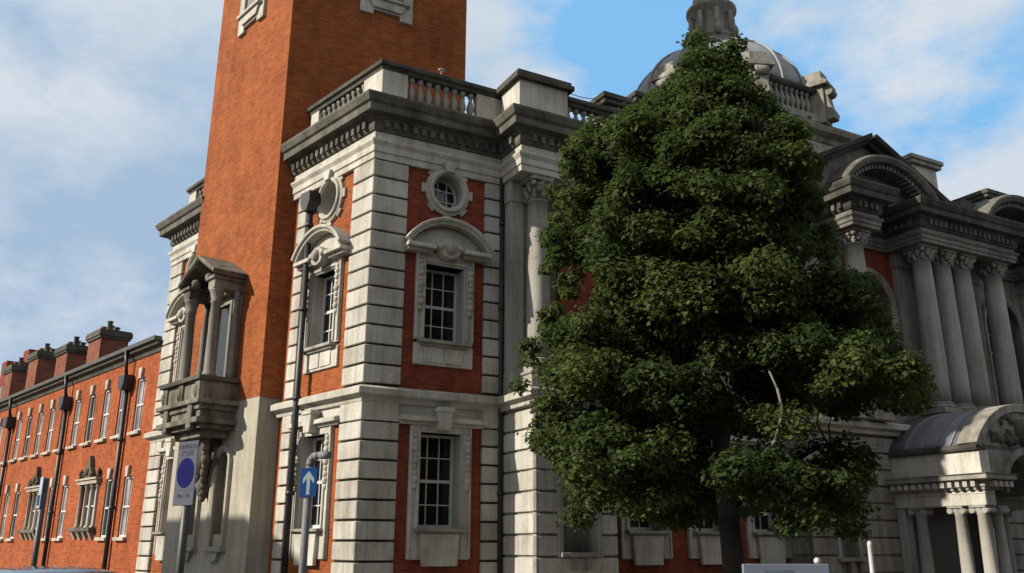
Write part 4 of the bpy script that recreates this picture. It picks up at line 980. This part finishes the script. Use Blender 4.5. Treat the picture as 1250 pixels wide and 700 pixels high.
# ------------------------------------------------------------------ street signs
def rotframe(loc, yaw):   # x to the right as seen from the front, y towards the viewer
    return Fr(Vector(loc), Vector((cos(yaw), sin(yaw), 0)), Vector((sin(yaw), -cos(yaw), 0)))
GREY = plain_mat('galvanised_pole', (.12, .12, .125), .7, .0, .3)
DPOLE = plain_mat('dark_grey_pole', (.03, .03, .032), .5, 0, .3)
SIGNW = plain_mat('sign_face_grey_white', (.068, .076, .098), .8, var=.15)
SBLUE = plain_mat('sign_blue', (.004, .005, .062), .9, var=.15)
WAYBLUE = plain_mat('one_way_blue', (.005, .03, .11), .9, var=.15)
INK = plain_mat('sign_ink', (.012, .015, .03), .6)
WHITE = plain_mat('white_paint', (.42, .42, .41), .5, var=.15)
for m_ in (SIGNW, SBLUE, WAYBLUE):
    for n_ in m_.node_tree.nodes:
        if n_.type == 'BSDF_PRINCIPLED': n_.inputs['Specular IOR Level'].default_value = .12
def text_mesh(txt, fr, x, y, z, h, mat, parent, width=None):
    cu = bpy.data.curves.new('lettering', 'FONT'); cu.body = txt; cu.size = h*1.38; cu.align_x = 'CENTER'; cu.extrude = .0008; cu.resolution_u = 3
    to = bpy.data.objects.new('lettering', cu); COL.objects.link(to)
    dg = bpy.context.evaluated_depsgraph_get(); me = bpy.data.meshes.new_from_object(to.evaluated_get(dg))
    xs = [v.co.x for v in me.vertices]; ww = max(xs)-min(xs); k = (width/ww) if width and ww > width else 1
    off = Vector((0, 0, 0)); q = parent
    while q is not None: off += q.location; q = q.parent
    for v in me.vertices: v.co = fr.p(x+v.co.x*k, y+.002+v.co.z, z+v.co.y)-off
    bpy.data.objects.remove(to); me.materials.append(mat)
    o_ = bpy.data.objects.new('lettering', me); COL.objects.link(o_); o_.parent = parent; return o_

loc = Vector((-3.69, 10.15, 0))
PS = thing('parking_sign', 'grey white parking sign with a dark blue disc on a dark pole', 'sign', loc)
fr = rotframe(loc, radians(-38))
W2, Z0, Z1 = .20, 2.02, 2.735
m = M(); m.tube(fr.p(0, -.05, 0), fr.p(0, -.05, 2.66), .045, n=14); m.build('pole', DPOLE, PS)
m = M(); m.box(fr, -W2, W2, -.008, .004, Z0, Z1); P_ = m.build('sign_plate', SIGNW, PS, .004)
m = M(); zc = Z0+.36; m.prism(fr, [(.168*cos(2*pi*i/32), zc+.168*sin(2*pi*i/32)) for i in range(32)], .003, .007); m.build('blue_disc', SBLUE, P_)
text_mesh('CONTROLLED', fr, 0, .005, Z1-.085, .05, INK, P_, W2*1.8)
text_mesh('ZONE', fr, 0, .005, Z1-.165, .065, INK, P_, W2*1.5)
text_mesh('Mon - Fri', fr, 0, .005, Z0+.085, .05, INK, P_, W2*1.2)
m = M(); m.box(fr, -W2+.01, W2-.01, .003, .006, Z0+.165, Z0+.172); m.build('rule', INK, P_)

loc = Vector((-3.04, 13.46, 0))
OW = thing('one_way_sign', 'square blue sign with a white upward arrow on a bent grey pole', 'sign', loc)
fr = rotframe(loc, radians(-22))
m = M(); m.tube(fr.p(-.05, -.07, 0), fr.p(-.05, -.07, 2.74), .058, n=14)
pr = [fr.p(-.05, -.07, 2.74), fr.p(-.035, -.07, 2.83), fr.p(.02, -.07, 2.89), fr.p(.12, -.07, 2.90), fr.p(.30, -.07, 2.90)]
for a, b in zip(pr, pr[1:]): m.tube(a, b, .058, n=12)
for a in pr[:-1]: m.ball(a, .058, n=12, m=8)
m.build('pole', GREY, OW)
m = M(); m.box(fr, -.15, .15, -.008, .004, 2.285, 2.715); P_ = m.build('sign_plate', WAYBLUE, OW, .004)
m = M(); m.prism(fr, [(-.028, 2.32), (.028, 2.32), (.028, 2.56), (.10, 2.48), (.10, 2.555), (0, 2.67), (-.10, 2.555), (-.10, 2.48), (-.028, 2.56)], .003, .007); m.build('arrow', plain_mat('arrow_grey_white', (.12, .165, .185), .5), P_)

loc = Vector((-7.42, 14.2, 0))
PP = thing('post_sign', 'narrow pale blue sign turned edge-on atop a dark post before the brick terrace', 'sign', loc)
fr = rotframe(loc, radians(-55))
m = M(); m.tube(fr.p(0, -.055, 0), fr.p(0, -.055, 2.6), .045, n=12); m.build('pole', DPOLE, PP)
m = M(); m.box(fr, -.13, .13, -.01, .01, 2.14, 2.62); P_ = m.build('sign_plate', plain_mat('pale_blue_plate', (.30, .34, .42), .5), PP, .004)
m = M(); m.box(fr, -.1, .1, .009, .013, 2.18, 2.34); m.build('panel', WAYBLUE, P_)

# low notice board and white pole in front of the hall
loc = Vector((3.97, 13.43, 0))
fr = rotframe(loc, radians(6))
NBD = thing('notice_board', 'low pale blue-grey board with a white knob on its post right of the tree trunk', 'sign', loc)
m = M(); m.box(fr, -.62, .68, -.03, .03, .55, 1.355); P_ = m.build('panel', plain_mat('pale_blue_board', (.15, .175, .23), .5, var=.25, sc=2), NBD, .008)
m = M(); m.box(fr, -.30, .12, .028, .034, 1.21, 1.27); m.build('stripe', plain_mat('board_stripe', (.10, .125, .165), .5), P_)
for x in (-.5, .545):
    m = M(); m.tube(fr.p(x, -.06, 0), fr.p(x, -.06, 1.36), .035, n=12); m.build('post', DPOLE, NBD)
m = M(); m.ball(fr.p(.545, -.06, 1.395), .05, n=12, m=8); m.build('knob', WHITE, NBD)
loc = FRONT.p(4.55, 9.3, 0)
WP = thing('white_pole', 'slender white pole standing alone before the stone wall left of the porch', 'pole', loc)
m = M(); m.lathe((loc.x, loc.y, 0), [(.06, 0), (.06, .06), (.036, .07), (.034, 1.62), (.038, 1.63), (.02, 1.68)], 14); m.build('shaft', WHITE, WP)

# ------------------------------------------------------------------ cars in the side street
CARP = plain_mat('dark_blue_car_paint', (.012, .015, .028), .25, .1, .1, 8, 1.0)
CARB = plain_mat('black_car_paint', (.008, .009, .01), .25, .1, .1, 8, 1.0)
CGL = plain_mat('car_glass', (.015, .017, .02), .03, 0, .1)
TYRE = plain_mat('tyre_rubber', (.012, .012, .012), .9)
RIM = plain_mat('alloy', (.4, .4, .42), .3, .8)
LAMP = plain_mat('lamp_glass', (.5, .5, .5), .1)
TAIL = plain_mat('tail_lamp_red', (.3, .01, .01), .2)
def car(label, loc, direction, paint, hgt=1.44):
    loc = Vector(loc); d = direction.normalized(); s = Vector((d.y, -d.x, 0)); fr = Fr(loc, d, s)
    C = thing('parked_car', label, 'car', loc, 'cars parked along the side street')
    def loft(prof_list, mat, name, parent, sub=2):
        m = M(); k = len(prof_list[0][1])
        for x, pr in prof_list:
            for y, z in pr: m.v.append(fr.p(x, y, z))
        n = len(prof_list)
        for i in range(n-1):
            for j in range(k): m.f.append((i*k+j, (i+1)*k+j, (i+1)*k+(j+1) % k, i*k+(j+1) % k)); m.sm.append(True)
        m.f.append(tuple(range(k))); m.sm.append(True); m.f.append(tuple((n-1)*k+j for j in range(k-1, -1, -1))); m.sm.append(True)
        o_ = m.build(name, mat, parent); ss = o_.modifiers.new('subsurf', 'SUBSURF'); ss.levels = ss.render_levels = sub; return o_
    def sec(hw, zb, zt, sh=.72): return [(-hw*.92, zb), (-hw, zb+.12), (-hw, zt-.16), (-hw*.93, zt-.03), (-hw*.5, zt), (hw*.5, zt), (hw*.93, zt-.03), (hw, zt-.16), (hw, zb+.12), (hw*.92, zb)]
    body = [(-2.05, sec(.70, .32, .72)), (-2.0, sec(.80, .24, .84)), (-1.6, sec(.87, .20, .95)), (-.6, sec(.88, .19, .96)), (.5, sec(.88, .19, .96)), (1.1, sec(.87, .19, .93)), (1.7, sec(.84, .2, .84)), (2.0, sec(.78, .25, .70)), (2.08, sec(.66, .32, .62))]
    B = loft(body, paint, 'body', C)
    def cab(x, hb, ht, zt): return (x, [(-hb, .90), (-hb, .94), (-ht, zt-.10), (-ht*.9, zt-.01), (0, zt+.015), (ht*.9, zt-.01), (ht, zt-.10), (hb, .94), (hb, .90), (0, .90)])
    loft([cab(-1.92, .76, .70, 1.0), cab(-1.80, .80, .68, 1.12), cab(-1.3, .82, .62, hgt-.03), cab(-.5, .83, .62, hgt), cab(.2, .83, .62, hgt-.03), cab(.72, .82, .66, 1.16), cab(1.14, .78, .72, .97)], CGL, 'windows', C)
    r = M(); xs = [-1.62, -1.3, -.9, -.4, .1, .34]
    zs = [hgt-.10, hgt+.0, hgt+.022, hgt+.028, hgt+.0, hgt-.06]; k = 7
    for lay in (0, -.03):
        for x, z in zip(xs, zs):
            for j in range(k): t = -1+2*j/(k-1); r.v.append(fr.p(x, t*.64, z+lay-.075*abs(t)**3))
    n = len(xs); Nv = n*k
    for lay in range(2):
        for i in range(n-1):
            for j in range(k-1): a = lay*Nv+i*k+j; r.f.append((a, a+k, a+k+1, a+1)); r.sm.append(True)
    for i in range(n-1):
        for j in (0, k-1): r.f.append((i*k+j, (i+1)*k+j, Nv+(i+1)*k+j, Nv+i*k+j)); r.sm.append(False)
    for j in range(k-1):
        for i in (0, n-1): r.f.append((i*k+j, i*k+j+1, Nv+i*k+j+1, Nv+i*k+j)); r.sm.append(False)
    r.build('roof_panel', paint, C)
    p = M()
    for sd_ in (-1, 1):
        for (x0, z0, x1, z1) in ((1.08, .98, .34, hgt-.06), (-.55, .95, -.5, hgt-.05), (-1.86, 1.0, -1.62, hgt-.12)): p.tube(fr.p(x0, sd_*.80, z0), fr.p(x1, sd_*.64, z1-.03), .035, n=6)
    p.build('pillar', paint, C)
    for x in (-1.28, 1.3):
        for sd_ in (-1, 1):
            m = M(); m.tube(fr.p(x, sd_*.70, .31), fr.p(x, sd_*.895, .31), .31, n=24); W_ = m.build('wheel', TYRE, C)
            m = M(); m.tube(fr.p(x, sd_*.88, .31), fr.p(x, sd_*.905, .31), .20, n=20); m.build('rim', RIM, W_)
    for sd_ in (-1, 1):
        m = M(); m.ball(fr.p(1.94, sd_*.60, .66), .14, (1, 1, .6)); m.build('headlight', LAMP, C)
        m = M(); m.ball(fr.p(-1.96, sd_*.64, .78), .12, (.8, .8, 1.3)); m.build('tail_light', TAIL, C)
        m = M(); m.ball(fr.p(.72, sd_*.98, .98), .11, (1, 1, .7)); m.build('mirror', paint, C)
    for (x, z, l_) in ((-2.06, .52, .26), (2.09, .42, .26)):
        m = M(); m.box(fr, x-.012, x+.012, -l_, l_, z-.055, z+.055); m.build('number_plate', plain_mat('plate_yellow' if x < 0 else 'plate_white', (.6, .45, .05) if x < 0 else (.6, .6, .58), .5), C)
    return C
car('dark blue hatchback parked in the side street, its roof just in view', (-5.35, 10.3, -.12), SD, CARP, 1.47)

# ------------------------------------------------------------------ unseen blocks added across both roads: they cut sky light, shade the tower foot
def across(name, label, fr, a0, a1, o0, o1, h, n):
    T = thing(name, label, 'building', fr.p(a0, o0, -.12))
    lo, hi = sorted((o0, o1)); m = M(); m.box(fr, a0, a1, lo, hi, -.12, h); m.build('wall', plain_mat(name+'_brick', (.13, .055, .035), .9, var=.4, sc=2), T)
    m = M(); m.prism(Fr(fr.p(a0, 0, 0), fr.Y, fr.X), [(lo-.3, h), ((lo+hi)/2, h+2.0), (hi+.3, h)], 0, a1-a0); m.build('roof', SLATE, T)
    for i in range(n):
        for k in range(3):
            x = a0+(i+.5)*(a1-a0)/n; z = .9+k*3.1; f = M(); f.box(fr, x-.6, x+.6, o0-.06, o0+.1, z, z+1.7); S = f.build('window', PAINT, T); g = M(); g.box(fr, x-.5, x+.5, o0-.075, o0+.05, z+.1, z+1.6); g.build('pane', GLASS, S)
across('unseen_sky_blocker', 'unseen dark brick block added behind the viewpoint to cut sky light on the front', FRONT, -14, 42, 25, 35, 9.6, 12)
across('unseen_shade_blocker', 'unseen dark brick block added left of the viewpoint to shade the tower foot', SIDE, 11.6, 17.4, 17.5, 26, 12.4, 2)

# ------------------------------------------------------------------ the tree
TREE_A, TREE_O = 4.6, 6.35
tb = FRONT.p(TREE_A, TREE_O, 0)
TREE = thing('street_tree', 'tall broad leafy green street tree standing before the hall front', 'tree', tb)
BARK = plain_mat('bark', (.026, .022, .018), .95, var=.7, sc=9, bmp=.8)
def leaf_mat():
    m, t, b = newmat('leaves')
    at = nd(t, 'ShaderNodeAttribute'); at.attribute_name = 'tint'
    c = mix(t, at.outputs['Fac'], (.024, .045, .015), (.098, .130, .037))
    t.links.new(c, b.inputs['Base Color']); b.inputs['Roughness'].default_value = .75; b.inputs['Specular IOR Level'].default_value = .12
    tr = nd(t, 'ShaderNodeBsdfTranslucent'); t.links.new(mix(t, .5, c, (.05, .075, .015)), tr.inputs['Color'])
    ms = nd(t, 'ShaderNodeMixShader', {0: .48}); o_ = t.nodes['Material Output']
    t.links.new(b.outputs[0], ms.inputs[1]); t.links.new(tr.outputs[0], ms.inputs[2]); t.links.new(ms.outputs[0], o_.inputs[0])
    return m
LEAF = leaf_mat()
rg = np.random.default_rng(11)
# lateral axis across the view, depth axis along it, in tree space
view = Vector((tb.x, tb.y, 0)).normalized(); lat = Vector((view.y, -view.x, 0))
# crown outline (z, left, right) measured from the trunk line
LPT = [(2.0, -2.2), (2.3, -2.6), (2.8, -2.85), (3.3, -3.3), (3.95, -3.9), (4.6, -3.85), (5.1, -3.75), (5.6, -3.5), (6.7, -3.2), (7.4, -3.35), (8.6, -3.1), (9.1, -2.8), (9.7, -2.65), (9.97, -2.3), (10.1, -1.5), (10.5, -.9), (10.8, -.3), (11.5, -.25), (12.0, -.1)]
RPT = [(1.7, 2.1), (2.3, 2.2), (3.0, 2.5), (3.6, 2.75), (4.0, 3.4), (4.6, 3.55), (5.0, 3.1), (5.7, 2.85), (6.3, 2.65), (6.9, 2.2), (7.9, 2.05), (9.0, 1.95), (9.5, 1.85), (9.9, 1.3), (10.3, 1.05), (10.9, .8), (11.3, .75), (12.0, .4)]
LZ, LX, RZ, RX = [np.array([q[i_] for q in P_]) for P_ in (LPT, RPT) for i_ in (0, 1)]
zz = np.linspace(1.9, 12.0, 60); LL = np.interp(zz, LZ, LX); RR = np.interp(zz, RZ, RX)
clumps = []
DT = hypot(tb.x, tb.y)
def inside(x, y, z, m_):
    k_ = DT/(DT+y); xe, ze = x*k_, EYE+(z-EYE)*k_      # nearer boughs stand higher against the sky
    if ze > 11.9 or ze < 1.9: return False
    if 1.25 < xe < 3.0 and 3.25 < ze < 3.95: return False      # open gap under the right-hand boughs
    return np.interp(ze+m_*.5, zz, LL)+m_ < xe < np.interp(ze+m_*.5, zz, RR)-m_ and np.interp(ze-m_*.3, zz, LL)+m_*.8 < xe < np.interp(ze-m_*.3, zz, RR)-m_*.8
boughs = []
for _ in range(60000):
    if len(boughs) >= 125: break
    z = rg.uniform(2.3, 11.2); l, r_ = np.interp(z, zz, LL), np.interp(z, zz, RR); cx, hw = (l+r_)/2, (r_-l)/2; hd = min(hw*.9, 2.7)
    a = rg.uniform(0, 2*pi); q = rg.uniform(0, 1)**.33
    x, y = cx+hw*q*cos(a), hd*q*sin(a); R_ = rg.uniform(.45, .85)*(1 if z < 9 else .7)
    if not inside(x, y, z, R_*.45) or (z < 3.4 and q < .5): continue
    if any((x-b[0])**2+(y-b[1])**2+((z-b[2])*1.25)**2 < (.74*(R_+b[3])*.72)**2 for b in boughs): continue
    boughs.append((x, y, z, R_, rg.uniform(-.22, .26)))
for bx, by, bz, R_, bt in boughs:
    k = int(4+9*R_*R_/.5)
    for _ in range(k):
        d = rg.normal(size=3); d /= np.linalg.norm(d); q = rg.uniform(.2, 1)**.6*R_
        x, y, z = bx+d[0]*q*1.2, by+d[1]*q*1.2, bz+d[2]*q*.62-.12*hypot(d[0], d[1])*q
        rad = rg.uniform(.17, .36)
        if inside(x, y, z, rad*rg.uniform(.35, .9)): clumps.append((x, y, z, rad, bt+rg.uniform(-.14, .14)))
for _ in range(900):      # loose sprays along the outline
    z = rg.uniform(2.2, 11.4); sd_ = rg.choice([-1, 1]); e_ = np.interp(z, zz, RR if sd_ > 0 else LL)
    x = e_*rg.uniform(.80, 1.0); y = rg.normal(scale=.9); k_ = DT/(DT+y)
    if rg.uniform() < .17 and inside(x/k_, y, EYE+(z-EYE)/k_, -.1): clumps.append((x/k_, y, EYE+(z-EYE)/k_, rg.uniform(.10, .22), rg.uniform(-.05, .3)))
# inner foliage that closes most of the crown
for _ in range(150):
    z = rg.uniform(2.9, 10.6); l, r_ = np.interp(z, zz, LL)*.8, np.interp(z, zz, RR)*.8
    x = rg.uniform(l, r_); y = rg.uniform(-1.3, 1.6); rad = rg.uniform(.3, .48)
    if inside(x, y, z, rad*.9): clumps.append((x, y, z, rad, rg.uniform(-.25, .05)))
# a few hanging sprays low on the left and right, as in the photograph
for x, y, z, rad in [(-2.55, -.3, 2.6, .3), (-2.2, -.6, 2.4, .26), (-2.7, .2, 2.15, .3), (1.95, -.3, 1.9, .26), (1.6, .3, 2.2, .35), (2.0, 0, 2.3, .32), (1.3, -.2, 2.6, .4), (.9, .6, 2.5, .4), (3.2, .2, 4.4, .3), (3.1, -.2, 4.1, .3), (-.05, 0, 11.6, .25), (.3, .1, 11.3, .35), (.2, -.1, 10.8, .45)]: clumps.append((x, y, z, rad, rg.uniform(-.2, .25)))
V, Fc, tint = [], [], []
for (x, y, z, rad, ct) in clumps:
    n = int(900*(rad/.55)**1.8)
    d = rg.normal(size=(n, 3)); d /= np.linalg.norm(d, axis=1)[:, None]
    rr = rad*rg.uniform(0.1, 1.0, n)**.5*(1+rg.exponential(.14, n)); p = d*rr[:, None]*np.array([1.15, 1.15, .8])
    p[:, 2] -= .10*np.hypot(p[:, 0], p[:, 1])
    # leaves lie flat-ish, drooping outwards
    nrm = d*.65 + np.array([0, 0, .75]) + rg.normal(scale=.45, size=(n, 3)); nrm /= np.linalg.norm(nrm, axis=1)[:, None]
    u = np.cross(nrm, rg.normal(size=(n, 3))); u /= np.linalg.norm(u, axis=1)[:, None]; v = np.cross(nrm, u)
    L_ = rg.uniform(.034, .070, n)[:, None]; wd = L_*rg.uniform(.5, .75, n)[:, None]
    c = np.array([x, y, z]) + p
    droop = nrm*L_*.22
    quad = np.stack([c-u*L_-droop, c+v*wd, c+u*L_-droop, c-v*wd], 1)
    V.append(quad.reshape(-1, 3)); tint.append(np.repeat(np.clip(rg.normal(.42+ct, .13, n), 0, 1), 4))
V = np.concatenate(V); tint = np.concatenate(tint)
Wd = np.outer(V[:, 0], [lat.x, lat.y, 0]) + np.outer(V[:, 1], [view.x, view.y, 0]) + np.outer(V[:, 2], [0, 0, 1])
nf_ = len(V)//4
me = bpy.data.meshes.new('crown'); me.vertices.add(len(V)); me.vertices.foreach_set('co', Wd.ravel())
me.loops.add(nf_*4); me.loops.foreach_set('vertex_index', np.arange(nf_*4)); me.polygons.add(nf_)
me.polygons.foreach_set('loop_start', np.arange(0, nf_*4, 4)); me.update(calc_edges=True)
at = me.attributes.new('tint', 'FLOAT', 'POINT'); at.data.foreach_set('value', tint.astype(np.float32))
me.materials.append(LEAF); cr = bpy.data.objects.new('crown', me); COL.objects.link(cr); cr.parent = TREE
def tp(x, y, z): return tb + lat*x + view*y + Vector((0, 0, z))
m = M()
def limb(pts, r0, r1, n=9):
    k = len(pts)
    for i in range(k-1):
        a, b = r0+(r1-r0)*i/(k-1), r0+(r1-r0)*(i+1)/(k-1); m.tube(pts[i], pts[i+1], a, b, n)
        if i: m.ball(pts[i], a*.99, n=n, m=6)
limb([tp(0, 0, -.05), tp(-.01, 0, .35), tp(.02, .02, 1.2), tp(-.02, .0, 2.1), tp(-.08, .05, 3.2), tp(-.05, 0, 4.6), tp(-.18, .1, 6.2), tp(-.2, 0, 8.0), tp(-.28, .05, 9.8), tp(-.2, 0, 11.3)], .25, .03, 12)
m.lathe((tb.x, tb.y, 0), [(.38, -.02), (.31, .12), (.265, .4)], 12)
m.build('trunk', BARK, TREE)
rnd = random.Random(21); m = M()
big = []
for i in range(15):
    h0 = 2.0+i*.55; a = i*2.4; tx = np.interp(h0+1.6, zz, RR if cos(a) > 0 else LL)
    ex = abs(tx)*.72*cos(a); ey = min(abs(tx), 3)*.7*sin(a); ez = h0+1.3+rnd.uniform(0, .6)
    pts = [tp(-.08, .03, h0), tp(ex*.35, ey*.35, h0+.55), tp(ex*.7, ey*.7, h0+.95+rnd.uniform(-.1, .2)), tp(ex, ey, ez)]
    limb(pts, .11-.004*i, .025, 7); big += [((ex*.35, ey*.35, h0+.55),), ((ex*.7, ey*.7, h0+.95),), ((ex*.9, ey*.9, ez-.2),)]
for c in clumps[::2]:
    best = min(big, key=lambda e: (e[0][0]-c[0])**2+(e[0][1]-c[1])**2+(e[0][2]-c[2])**2)[0]
    if sum((best[j]-c[j])**2 for j in range(3)) > 1.5: continue
    mid = [(best[j]+c[j])/2+rnd.uniform(-.15, .15) for j in range(3)]
    limb([tp(*best), tp(*mid), tp(*c[:3])], .022, .006, 5)
m.build('limb', BARK, TREE)
m = M(); limb([tp(.05, -.1, 2.6), tp(.45, -1.1, 2.9), tp(.78, -1.9, 3.2), tp(.90, -2.2, 3.6), tp(.84, -2.2, 3.95), tp(.74, -2.0, 4.3)], .045, .016, 8); m.build('limb', plain_mat('pale_bark', (.13, .12, .10), .9, var=.4), TREE)
